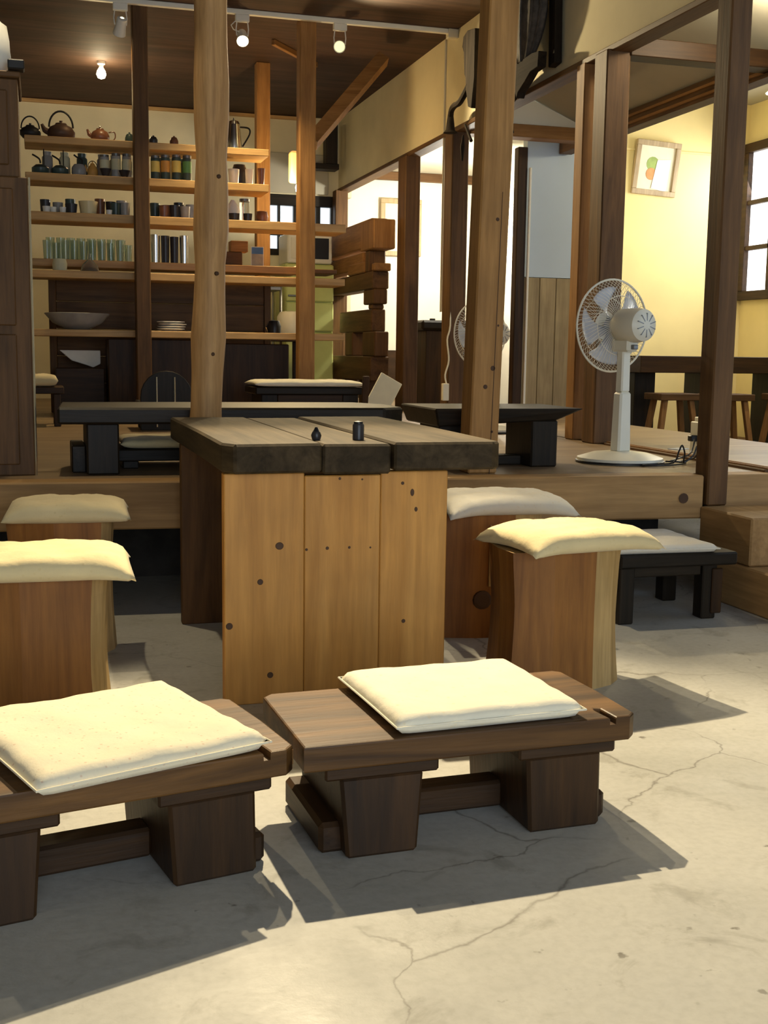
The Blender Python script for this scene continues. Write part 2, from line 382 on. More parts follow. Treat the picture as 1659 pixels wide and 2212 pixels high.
# ------------------------------------------------------------------ posts and braces
def post(name, x, y, wx, wy, z0, z1, mat, label):
    return tag(box(name, (-wx/2, wx/2, -wy/2, wy/2, 0, z1-z0), mat, None, (x, y, z0), .006), label, 'post')
def log_post():
    t = thing('log_post', 'rounded knotty log post standing behind the thick front table', 'post', (.565, 4.24, ZP))
    rnd = random.Random(3); n = 22; ptz = []; rad = []
    for i in range(n):
        u = i/(n-1); ptz.append((.012*math.sin(u*5)+.05*u, .006*math.sin(u*7+1), u*(CEIL-ZP))); rad.append(.057+.004*math.sin(i*1.9)+rnd.uniform(-.002, .002))
    m = MB().tube(ptz, rad, 18)
    for v in m.bm.verts:
        a = math.atan2(v.co.y, v.co.x); v.co.x *= 1+.035*math.sin(5*a+v.co.z*2); v.co.y *= 1+.035*math.sin(4*a+1)
    m.build('trunk', 'log_skin', t, smooth='all')
    for (a, z) in ((-1.4, .44), (-1.25, .72), (-1.2, 1.05), (-1.9, 2.05)):
        u = z/(CEIL-ZP); cx = .012*math.sin(u*5)+.05*u
        MB().lathe([(0, .058), (.004, .0605), (.007, .059), (.008, .05)], 10, mat=Matrix.Translation((cx, .006*math.sin(u*7+1), z)) @ Matrix.Rotation(a, 4, 'Z') @ Matrix.Rotation(PI/2, 4, 'Y')).build('knot', 'knot', t, smooth=True)
    MB().tube([(.03, -.02, 2.07), (.0, -.075, 2.06), (-.075, -.02, 2.10), (-.04, .07, 2.12)], .006, 6).build('wire', 'iron', t, smooth=True)
log_post()
t = thing('square_post', 'honey coloured square post with a long drying crack beside the fan', 'post', (1.618, 4.24, ZP))
MB().hull8([(-.058, -.055, 0), (.058, -.055, 0), (.058, .055, 0), (-.058, .055, 0)], [(.008, -.055, CEIL-ZP), (.124, -.055, CEIL-ZP), (.124, .055, CEIL-ZP), (.008, .055, CEIL-ZP)], .006).build('shaft', 'honey_Z', t)
MB().hull8([(.026, -.0562, 0), (.029, -.0562, 0), (.029, -.054, 0), (.026, -.054, 0)], [(.052, -.0562, 1.05), (.054, -.0562, 1.05), (.054, -.054, 1.05), (.052, -.054, 1.05)], 0).build('drying_crack', 'knot', t)
for (x, z, r) in ((.022, .40, .011), (-.005, .33, .010), (.012, .95, .008), (.035, .56, .005), (.03, .16, .006)):
    MB().lathe([(0, -.0012), (r*.8, -.0012), (r, .002)], 12, mat=Matrix.Translation((x+z*.025, -.055, z)) @ Matrix.Rotation(PI/2, 4, 'X') @ Matrix.Rotation(PI, 4, 'X')).build('knot', 'knot', t)
post('corner_post', 2.505, 4.015, .088, .10, .339, CEIL, 'brown_Z', 'weathered dark corner post at the right end of the platform')
post('partition_post', 2.80, 5.58, .13, .14, ZP, 2.41, 'brown_Z', 'thick dark post behind the large white fan')
post('door_jamb', 2.80, 5.84, .10, .10, ZP, 2.41, 'post_Z', 'thinner lit jamb just left of the thick dark post')
post('partition_post', 2.80, 7.88, .12, .16, ZP, 2.41, 'brown_Z', 'dark post with a white cord running down its left edge')
post('partition_post', 2.80, 8.97, .12, .20, ZP, 2.41, 'brown_Z', 'dark post in front of the bright wall next to the stacked timbers')
post('partition_post', 2.77, 11.04, .12, .12, ZP, 2.41, 'brown_Z', 'far corner post at the kitchen window')
post('door_jamb', 3.42, 8.22, .075, .08, ZP, 2.40, 'dark_Z', 'slim dark jamb at the left edge of the grey wall panel')
tag(box('door_edge_strip', (-.008, .008, -.01, .01, 0, 1.8), 'white_paint', None, (3.475, 8.17, ZP)), 'narrow white strip along the planked wall panel', 'strip')
post('shelf_post', .667, 7.935, .096, .11, ZP, CEIL, 'brown_Z', 'dark shelf post dividing the kettles from the jars')
t = thing('shelf_post', 'orange lit shelf post with a diagonal brace near the kitchen window', 'post', (1.752, 7.935, ZP))
box('shaft', (-.055, .055, -.055, .055, 0, CEIL-ZP), 'post_Z', t, bev=.006)
MB().tube([(.045, .03, 1.84), (.63, .36, 2.50)], .06, 4).build('brace', 'post_X', t)
post('shelf_post', 1.69, 9.2, .105, .10, ZP, CEIL, 'post_Z', 'short looking post at the right end of the upper two shelves')
t = thing('wall_bracket', 'dark wooden bracket with a flat foot high on the right wall', 'bracket', (2.62, 10.85, 2.56))
box('upright', (-.05, .06, -.06, .06, .05, .42), 'black_Z', t); box('foot', (-.16, .07, -.08, .08, 0, .05), 'black_X', t)
tag(box('roof_batten', (-.35, .35, -.015, .015, -.02, .02), 'post_X', None, (1.85, 8.75, CEIL-.021), rz=.9), 'thin diagonal batten on the dark ceiling', 'batten')
tag(box('wall_molding', (-.1, 2.4, 11.09, 11.12, 3.035, 3.065), 'shelf_board', bev=.002), 'thin pale strip where the kitchen wall meets the ceiling', 'molding')

# ------------------------------------------------------------------ light fittings
tk = thing('light_track', 'white ceiling light track running to the right-hand wall', 'light track', (0, 7.84, CEIL))
box('rail', (-.4, 2.72, -.018, .018, -.03, 0), 'white_paint', tk, bev=.003); box('end_box', (2.70, 2.77, -.03, .03, -.06, 0), 'cream_plastic', tk)
def spot_fixture(x, y, zt, aim, label, glow='spot_glow', loop=True, mat='white_paint'):
    t = thing('track_spotlight', label, 'spotlight', (x, y, zt), 0, 'ceiling spotlights')
    box('adapter', (-.045, .045, -.018, .018, -.045, 0), mat, t, bev=.004)
    MB().tube([(-.035, 0, -.045), (-.04, 0, -.09), (-.036, 0, -.13)], .004, 6).build('yoke_arm', mat, t, smooth=True)
    MB().tube([(.035, 0, -.045), (.04, 0, -.09), (.036, 0, -.13)], .004, 6).build('yoke_arm', mat, t, smooth=True)
    if loop: MB().tube([(-.01, -.01, -.045), (-.05, -.02, -.05), (-.075, -.02, -.075), (-.06, -.02, -.10), (-.02, -.01, -.11)], .0035, 6).build('lead_wire', mat, t, smooth=True)
    q = (Vector(aim)-Vector((x, y, zt-.14))).to_track_quat('-Z', 'Y').to_matrix().to_4x4()
    M = Matrix.Translation((0, 0, -.14)) @ q
    h = MB().lathe([(.012, .06), (.03, .055), (.034, .0), (.040, -.05), (.037, -.05), (.031, 0)], 18, mat=M, cap=False).build('lamp_head', mat, t, smooth=True)
    MB().lathe([(0, -.035), (.034, -.035), (.03, -.03)], 16, mat=M).build('lens', glow, h)
    return t
spot_fixture(1.31, 7.84, CEIL-.03, (.9, 4, -.4), 'white track spotlight glowing brightly beside the log post')
spot_fixture(1.955, 7.84, CEIL-.03, (.3, 2.2, .9), 'white ring-faced track spotlight over the shelf post', 'spot_dim', False)
t = spot_fixture(.545, 7.84, CEIL-.03, (.3, 9, 1.6), 'white track spotlight tilted away near the left shelf post', 'spot_glow', False)
lamp('SPOT', 'track_spot_light', (1.31, 7.70, CEIL-.21), 130, (1, .76, .40), .03, (1.35, 6.9, .4), 2.0, .8)
lamp('SPOT', 'track_spot_light', (1.955, 7.74, CEIL-.21), 170, WARM, .03, (2.75, 5.6, 1.9), 2.1, .9)
lamp('SPOT', 'track_spot_light', (.545, 7.90, CEIL-.21), 8, (1, .74, .36), .03, (.4, 9.2, 1.2), 1.8, .8)
tb = thing('bare_bulb', 'bare glowing bulb on the dark ceiling above the kettles', 'bulb', (.515, 9.55, CEIL))
MB().lathe([(.03, 0), (.03, -.02), (.016, -.03), (.016, -.045)], 14).build('socket', 'white_paint', tb)
MB().lathe([(.014, -.045), (.03, -.07), (.036, -.095), (.026, -.12), (0, -.13)], 16).build('bulb', 'bulb_glow', tb, smooth='all')
lamp('POINT', 'bare_bulb_light', (.515, 9.5, CEIL-.25), 7.5, (1, .72, .34), .05)
# second track over the front tables, above the picture's upper edge
tk2 = thing('light_track', 'white light track on the ceiling above the front tables', 'light track', (0, 4.45, CEIL))
box('rail', (-1.3, 2.2, -.018, .018, -.03, 0), 'white_paint', tk2, bev=.003)
KEYS = [(.93, 4.45, 680, (.72, 1.35, 0)), (1.25, 4.45, 95, (1.2, 2.7, .2)), (.05, 4.45, 60, (.12, 3.5, .4))]
for k, (x, y, e, a) in enumerate(KEYS):
    spot_fixture(x, y, CEIL-.03, a, ('near', 'next', 'left-hand')[k] + ' white spotlight on the track above the front tables')
    if e: lamp('SPOT', 'table_spot_light', (x, y-.05, CEIL-.24), e, (1.0, .82, .52), .022, a, 1.06, .6)
# room lamps beyond the partition, and an added corridor fill lamp
def pendant(x, y, z, drop, label, cat='pendant lamp'):
    t = thing('pendant_lamp', label, cat, (x, y, z))
    MB().tube([(0, 0, 0), (0, 0, -drop)], .003, 6).build('cord', 'black_plastic', t)
    MB().lathe([(.02, -drop), (.05, -drop-.03), (.12, -drop-.11), (.117, -drop-.11), (.045, -drop-.033)], 20, cap=False).build('shade', 'white_paint', t, smooth=True)
    MB().lathe([(0, -drop-.10), (.03, -drop-.09), (.03, -drop-.06), (0, -drop-.05)], 12).build('bulb', 'spot_glow', t, smooth='all')
pendant(3.75, 9.75, 2.66, .25, 'white pendant lamp lighting the bright wall of the far room')
lamp('POINT', 'far_room_light', (3.65, 10.1, 2.05), 85, (1, .94, .80), .08)
t = thing('corridor_fill_lamp', 'added round fill lamp on the sloping corridor ceiling', 'fill lamp', (3.22, 5.0, 2.70))  # added lamp hidden behind the corner post, brightens the dark transom
MB().lathe([(0, -.10), (.04, -.09), (.055, -.05), (.05, 0)], 16).build('fill_lamp_globe', 'spot_glow', t, smooth='all'); MB().lathe([(.06, -.012), (.06, .0)], 16).build('fill_lamp_plate', 'white_paint', t)
lamp('POINT', 'corridor_fill_light', (3.22, 5.05, 2.50), 13, WARM2, .06)
pendant(4.9, 7.2, 3.15, .35, 'white pendant lamp hanging in the yellow side room')
lamp('POINT', 'side_room_light', (4.9, 7.2, 2.5), 34, (1, .85, .55), .08)

# ------------------------------------------------------------------ front table
t = thing('plank_table', 'thick dark plank table with a pale pine end panel in the centre', 'table', (.44, 2.885, 0))
TZ0, TZ1 = .606, .68
tops = [([(.018, -.012), (.20, .0), (.243, .004), (.243, 1.18), (-.012, 1.18), (-.006, .5), (-.008, .045)], 0),
        ([(.247, .012), (.424, .0), (.424, 1.18), (.247, 1.18)], -.006),
        ([(.430, -.012), (.70, -.018), (.722, .0), (.735, .6), (.728, 1.18), (.430, 1.18)], .003)]
for pts, dz in tops: MB().prism(pts, TZ0+dz, TZ1+dz*.5, 'z', .006).build('tabletop_plank', 'table_X', t)
for yy, mt in ((.045, 'pine_Z'), (.985, 'brown_Z')):  # rear boards are the same pine; brown puts their shade into the colour
    for k, (a, b) in enumerate(((.0, .2065), (.2075, .4095), (.4105, .595))):
        pb = box('panel_board', (a, b, yy, yy+.042, 0, TZ0-.004 if k != 1 else TZ0-.012), mt, t, bev=.0025, label='pale orange pine board' if mt == 'pine_Z' else None)
        if mt == 'pine_Z':
            KN = {0: [(.142, .414, .012, .9), (.092, .322, .0085, 1), (.012, .21, .010, 1), (.118, .075, .009, 1)],
                  1: [(.213, .402, .004, 1), (.268, .404, .005, 1), (.327, .404, .004, 1), (.384, .402, .003, 1), (.30, .585, .004, 1), (.36, .582, .003, 1)],
                  2: [(.497, .545, .006, 1.8), (.508, .50, .005, 1.4), (.478, .20, .006, 1), (.47, .57, .005, 1)]}[k]
            for (x, z, r, e) in KN:
                MB().lathe([(0, .0012), (r*.8, .0012), (r, -.001)], 14, mat=Matrix.Translation((x, yy, z)) @ Matrix.Scale(e, 4, (0, 0, 1)) @ Matrix.Rotation(PI/2, 4, 'X')).build('knot', 'knot', pb)
box('stretcher', (.20, .26, .09, .985, .36, .46), 'brown_Y', t)
def jar_small(name, x, y, z, prof, mat, label, cat, lid=None):
    t = thing(name, label, cat, (x, y, z))
    MB().lathe(prof, 18).build('body', mat, t, smooth=True)
    if lid: MB().lathe(lid, 16).build('lid', 'black_plastic', t, smooth=True)
jar_small('sauce_pot', .700, 3.03, .678, [(0, 0), (.011, 0), (.014, .012), (.010, .022)], 'ceramic_dark', 'tiny round dark sauce pot on the front table', 'pot', [(.009, .022), (.006, .028), (.003, .034), (0, .034)])
jar_small('toothpick_holder', .815, 3.03, .678, [(0, 0), (.0155, 0), (.0155, .038), (.014, .042)], 'ceramic_dark', 'small dark cylinder holder on the front table', 'holder', [(.013, .042), (.012, .048), (0, .05)])

# ------------------------------------------------------------------ cushions
def pillow(sx, sy, th, droop=0, rr=.16, p=4, mat='pad_stool', name='seat_cushion', loc=(0, 0, 0), rz=0, label='', group=None, n=26, wr=.004, piping=False, edge=.5):
    rnd = random.Random(int(abs(loc[0]*991)+abs(loc[1]*373)*7)); ph = [rnd.uniform(0, 6) for _ in range(8)]
    def shape(u, v, side):
        x = (u*2-1); y = (v*2-1)
        pk = .045 if p < 10 else .008
        pinch = 1-pk*(1-abs(x)**2)*abs(y)**3 - 0
        pin2 = 1-pk*(1-abs(y)**2)*abs(x)**3
        X = x*sx/2*pin2; Y = y*sy/2*pinch
        prof = max(0, (1-abs(x)**p))**edge*max(0, (1-abs(y)**p))**edge
        d = max(0, math.hypot(X, Y)-rr); dr = droop*d*d*10
        z = th/2+side*th/2*prof-dr
        if side > 0: z += wr*prof*(math.sin(9*x+ph[0]+3*y)*.5+math.sin(13*y+ph[1]-4*x)*.4+math.sin(21*x+17*y+ph[2])*.25)
        return (X, Y, max(z, -dr))
    m = MB(); m.grid(n, n, lambda u, v: shape(u, v, 1)); m.grid(n, n, lambda u, v: shape(u, v, -1))
    bmesh.ops.remove_doubles(m.bm, verts=m.bm.verts, dist=1e-5); bmesh.ops.recalc_face_normals(m.bm, faces=m.bm.faces)
    if not piping:
        o = m.build(name, mat, None, loc, rz, smooth='all'); return tag(o, label, 'cushion', group)
    t = thing(name, label, 'cushion', loc, rz, group)
    m.build('cover', mat, t, smooth='all')
    pts = []
    for k in range(4):
        for i in range(14):
            s = -1+2*i/14; a, b = [(s, -1), (1, s), (-s, 1), (-1, -s)][k]
            q = shape((a+1)/2, (b+1)/2, 1); pts.append((q[0], q[1], q[2]))
    MB().tube(pts, .0022, 6, closed=True).build('piping', mat, t, smooth=True)
    return t

# ------------------------------------------------------------------ benches at the front
def bench(loc, rz, label, tip):
    t = thing('low_bench', label, 'bench', loc, rz)
    L_, D_ = .335, .17
    full = [(-L_, -D_), (L_-.02, -D_), (L_, -D_+.02), (L_+.004, 0), (L_, D_-.015), (L_-.015, D_), (-L_+.02, D_), (-L_, D_-.02)]
    slot = [(-L_, -D_), (.272, -D_), (.268, -D_+.055), (.272, -D_+.066), (.283, -D_+.06), (.285, -D_), (L_-.02, -D_), (L_, -D_+.02), (L_+.004, 0), (L_, D_-.015), (L_-.015, D_),
            (.262, D_), (.258, D_-.028), (.244, D_-.030), (.246, D_), (-L_+.02, D_), (-L_, D_-.02)]
    tp = MB()
    for outline, z0, z1, zb in ((full, .172, .206, .172), (slot, .206, .22, .22)):
        bt = bmesh.new(); vb = [bt.verts.new((x, y, z0)) for x, y in outline]; vt = [bt.verts.new((x, y, z1)) for x, y in outline]
        bt.faces.new(vb[::-1]); bt.faces.new(vt)
        for i in range(len(outline)):
            k = (i+1) % len(outline); bt.faces.new((vb[i], vb[k], vt[k], vt[i]))
        bmesh.ops.recalc_face_normals(bt, faces=bt.faces)
        es = [e for e in bt.edges if all(abs(v.co.z-zb) < 1e-5 for v in e.verts)]
        bmesh.ops.bevel(bt, geom=es, offset=.004, segments=2, affect='EDGES', profile=.5)
        bmesh.ops.triangulate(bt, faces=[f for f in bt.faces if len(f.verts) > 4]); tp.merge(bt)
    tp.build('seat_plank', 'bench_top', t)
    if tip: MB().prism([(-D_+.03, .178), (-.06, .176), (-.06, .200), (-D_+.03, .208)], L_-.004, L_+.007, 'x', .002).build('end_grain', 'bench_end', t)
    for s, a, b in ((-1, -.265, -.105), (1, .115, .262)):
        if s < 0: lg = MB().hull8([(a+.012, -.165, 0), (b-.012, -.165, 0), (b-.012, .14, 0), (a+.012, .14, 0)], [(a, -.160, .152), (b, -.160, .152), (b, .14, .152), (a, .14, .152)], .006).build('leg', 'dark_Z', t)
        else: lg = MB().hull8([(a, -.155, 0), (b+.004, -.155, 0), (b+.004, .14, 0), (a, .14, 0)], [(a-.01, -.158, .152), (b, -.158, .152), (b, .14, .152), (a-.01, .14, .152)], .006).build('leg', 'dark_Z', t)
        if s < 0: box('foot', (a-.03, a+.03, -.13, .13, 0, .058), 'dark_Y', lg, bev=.008)
        else: box('foot', (b-.03, b+.032, -.125, .13, 0, .056), 'dark_Y', lg, bev=.008)
        box('corbel', (a-.028, b+.030, -.160, .15, .148, .173), 'dark_X', lg, bev=.004)
    box('stretcher', (-.115, .115, -.03, .03, .008, .062), 'dark_X', t, bev=.006)
    return t
bench((.7580, 2.130, 0), math.radians(2.5), 'dark heavy bench with a pale cushion at its right end', False)
bench((.056, 2.046, 0), math.radians(12), 'dark heavy bench at the left with a large floral cushion', True)
pillow(.385, .350, .037, 0, p=14, mat='pad_cream', name='square_cushion', loc=(.785, 2.140, .2205), rz=math.radians(3.5), edge=.3, label='plain cream square cushion on the right-hand front bench', wr=.002, piping=True)
pillow(.415, .415, .037, 0, p=14, mat='pad_floral', name='square_cushion', loc=(.105, 2.062, .2205), rz=math.radians(20), edge=.3, label='cream square cushion with tiny floral print on the left front bench', wr=.003, piping=True)

# ------------------------------------------------------------------ log stools
def stool(loc, rz, poly, h, nfront, label, group='log stools around the front table', knot=None):
    t = thing('log_stool', label, 'stool', loc, rz, group)
    n = len(poly); rnd = random.Random(int(loc[0]*100)+5); m = MB(); bt = m.bm; rings = []; NZ = 8
    for j in range(NZ+1):
        u = j/NZ; s = 1.045-.07*math.sin(u*PI)*.9-.02*u
        rings.append([bt.verts.new((x*(s+rnd.uniform(-.006, .006)), y*(s+rnd.uniform(-.006, .006)) if y > -.1 else y, u*h)) for x, y in poly])
    for a, b in zip(rings, rings[1:]):
        for k in range(n):
            f_ = bt.faces.new((a[k], a[(k+1) % n], b[(k+1) % n], b[k])); f_.material_index = 1 if nfront <= k < nfront+5 else 0
    bt.faces.new(rings[0][::-1]); f_ = bt.faces.new(rings[-1]); f_.material_index = 1
    o = m.build('log_section', 'log_front', t); o.data.materials.append(MATS['log_pale'])
    if knot:
        MB().lathe([(0, .003), (.022, .003), (.03, .0), (.032, -.008)], 14, mat=Matrix.Translation((knot[0], knot[1], knot[2])) @ Matrix.Rotation(PI/2+knot[3], 4, 'X') @ Matrix.Rotation(knot[4], 4, 'Y')).build('knot', 'knot', t)
    return t
HP = [(-.19, -.11), (-.08, -.135), (.04, -.145), (.11, -.12), (.155, -.075), (.168, 0), (.15, .09), (.09, .15), (0, .165), (-.11, .15), (-.17, .08), (-.19, -.02)]
HP2 = [(-.19, -.11), (-.03, -.14), (.13, -.125), (.165, -.06), (.172, 0), (.168, .05), (.15, .09), (.09, .15), (0, .165), (-.11, .15), (-.17, .08), (-.19, -.02)]
G = 'square cushions on the log stools'
stool((1.385, 2.985, 0), math.radians(4), HP, .385, 2, 'split log stool nearest the grey floor on the right, pale wood along its right side')
pillow(.42, .33, .066, .22, .155, 5, loc=(1.395, 2.94, .383), rz=math.radians(9), label='yellowish drooping cushion on the nearest right-hand log stool', group=G)
R2 = stool((1.42, 3.60, 0), math.radians(-3), [(x*.98, y) for x, y in HP], .40, 2, 'dark fronted log stool with a big black knot beside the table', knot=(-.062, -.141, .125, 0, 0))
MB().prism([(-.010, .17), (.008, .17), (.014, .36), (-.008, .37)], -.146, -.139, 'y', .001).build('bark_strip', 'log_pale', R2, (-.035, 0, 0), label='pale torn bark strip')
pillow(.44, .35, .066, .22, .155, 5, loc=(1.44, 3.57, .398), rz=math.radians(-2), label='grey-cream cushion on the log stool beside the table', group=G, mat='pad_grey')
stool((-.02, 2.93, 0), math.radians(-2), HP2, .375, 2, 'split log stool cut by the left picture edge in front')
pillow(.43, .33, .066, .22, .16, 5, loc=(-.005, 2.885, .373), rz=math.radians(-2), label='yellowish cushion cut by the left picture edge', group=G)
stool((.065, 3.66, 0), math.radians(-4), [(x*.83, y*.9) for x, y in HP2], .40, 2, 'log stool further back on the left below the platform')
pillow(.365, .29, .066, .22, .14, 5, loc=(.075, 3.63, .398), rz=math.radians(-3), label='yellowish rounded cushion on the rear left log stool', group=G)

# ------------------------------------------------------------------ small black bench, steps at the right
t = thing('footstool', 'small black slatless footstool in front of the platform', 'footstool', (2.09, 3.72, 0))
box('seat_plank', (-.225, .225, -.205, .20, .195, .24), 'black_X', t, bev=.006)
for (x, y) in ((-.19, -.16), (.14, -.14), (-.19, .16), (.16, .16)): box('leg', (x-.028, x+.028, y-.03, y+.03, 0, .196), 'black_Z', t)
box('apron', (-.16, .11, -.16, -.13, .155, .196), 'black_X', t); box('brace', (.145, .185, -.18, -.168, .02, .18), 'dark_Z', t)
pillow(.40, .40, .03, 0, p=14, mat='pad_grey', name='square_cushion', loc=(2.045, 3.715, .2405), rz=math.radians(-2), edge=.3, label='flat pale square cushion on the small black footstool', wr=.002, piping=True)
tag(box('step_box', (-.375, .375, -.175, .17, .162, .338), 'beam_Y', None, (2.81, 3.80, 0), .006), 'upper wooden box step at the right end of the platform', 'step')
tag(box('step_box', (-.385, .385, -.25, .36, 0, .16), 'beam_Y', None, (2.81, 3.55, 0), .006), 'lower wooden box step at the right picture edge', 'step')
box('side_beam', (2.53, 3.72, -.05, .06, -.17, .0), 'beam_X', plat, (0, 4.035, ZP+.001))

# ------------------------------------------------------------------ low tables on the platform
t = thing('low_table', 'long low black table behind the front table', 'low table', (.06, 4.33, ZP))
MB().prism([(0, .0), (.6, -.02), (1.20, -.03), (1.29, .03), (1.29, .30), (1.2, .46), (.5, .48), (.02, .46)], .185, .245, 'z', .008).build('tabletop', 'black_X', t)
for x in (.10, 1.02):
    lg = box('leg', (x, x+.115, .03, .36, 0, .187), 'black_Z', t, bev=.006)
    box('foot', (x-.05, x, .12, .40, 0, .10), 'black_Y', lg)
t = thing('low_table', 'low black slab table standing left of the large fan', 'low table', (1.49, 4.40, ZP))
MB().hull8([(.02, 0, .165), (.53, .0, .19), (.53, .42, .19), (.02, .42, .165)], [(0, -.02, .238), (.64, -.02, .238), (.64, .42, .238), (0, .45, .238)], .006).build('tabletop', 'black_X', t)
box('leg', (.42, .535, .0, .28, 0, .19), 'black_Z', t, bev=.006); box('leg', (.04, .14, .05, .3, 0, .17), 'black_Z', t, bev=.006)
box('foot_rail', (.14, .43, .11, .19, 0, .04), 'black_X', t)
t = thing('floor_seat', 'low dark seat under the long black table', 'seat', (.49, 4.72, ZP))
box('seat_plank', (-.21, .21, -.17, .17, .03, .075), 'black_X', t)
for s in (-1, 1): box('leg', (s*.16-.03, s*.16+.03, -.15, .15, 0, .031), 'black_Y', t)
pillow(.40, .34, .04, 0, p=8, mat='pad_stool', name='square_cushion', loc=(.49, 4.71, ZP+.0755), label='yellow cushion glimpsed under the long black table', wr=.003)

# ------------------------------------------------------------------ tall cabinet at the left
t = thing('tall_cabinet', 'tall dark wooden cabinet cut off by the left picture edge', 'cabinet', (-.46, 4.40, ZP))
lo = box('lower_body', (-.45, .44, -.02, .40, 0, 1.04), 'brown_Z', t)
for (a, b) in ((-.43, -.02), (.0, .42)):
    for (c, d) in ((.04, .50), (.53, 1.0)):
        dr = box('door_panel', (a+.03, b-.03, -.030, -.016, c, d), 'brown_Z', lo, bev=.004)
ub = box('upper_body', (-.45, .415, .0, .38, 1.04, 1.37), 'brown_Z', t)
for (a, b) in ((-.42, -.02), (.0, .40)): box('door_panel', (a+.03, b-.02, -.012, .002, 1.08, 1.33), 'brown_Z', ub, bev=.004)
MB().tube([(.445, -.015, .0), (.445, -.015, 1.04)], .004, 6).build('metal_edge', 'steel', t)
box('cornice', (-.47, .425, -.02, .40, 1.37, 1.392), 'brown_X', t)
t = thing('wrapped_bundle', 'white crumpled plastic bundle on top of the tall cabinet', 'bundle', (-.165, 4.46, ZP+1.393))
rnd = random.Random(5)
m = MB(); m.lathe([(0, 0), (.085, .0), (.10, .04), (.098, .10), (.085, .16), (.055, .185), (0, .19)], 18)
for v in m.bm.verts: v.co += Vector((rnd.uniform(-.007, .007), rnd.uniform(-.007, .007), rnd.uniform(-.004, .006) if v.co.z > .01 else 0))
m.build('bag', 'paper', t, smooth='all')
box('fold_line', (.03, .036, -.104, -.098, .05, .09), 'ceramic_brown', t)
tag(box('dark_tin', (-.025, .03, -.03, .03, 0, .032), 'iron', None, (-.05, 4.38, ZP+1.393)), 'small dark tin beside the white bundle on the cabinet', 'tin')

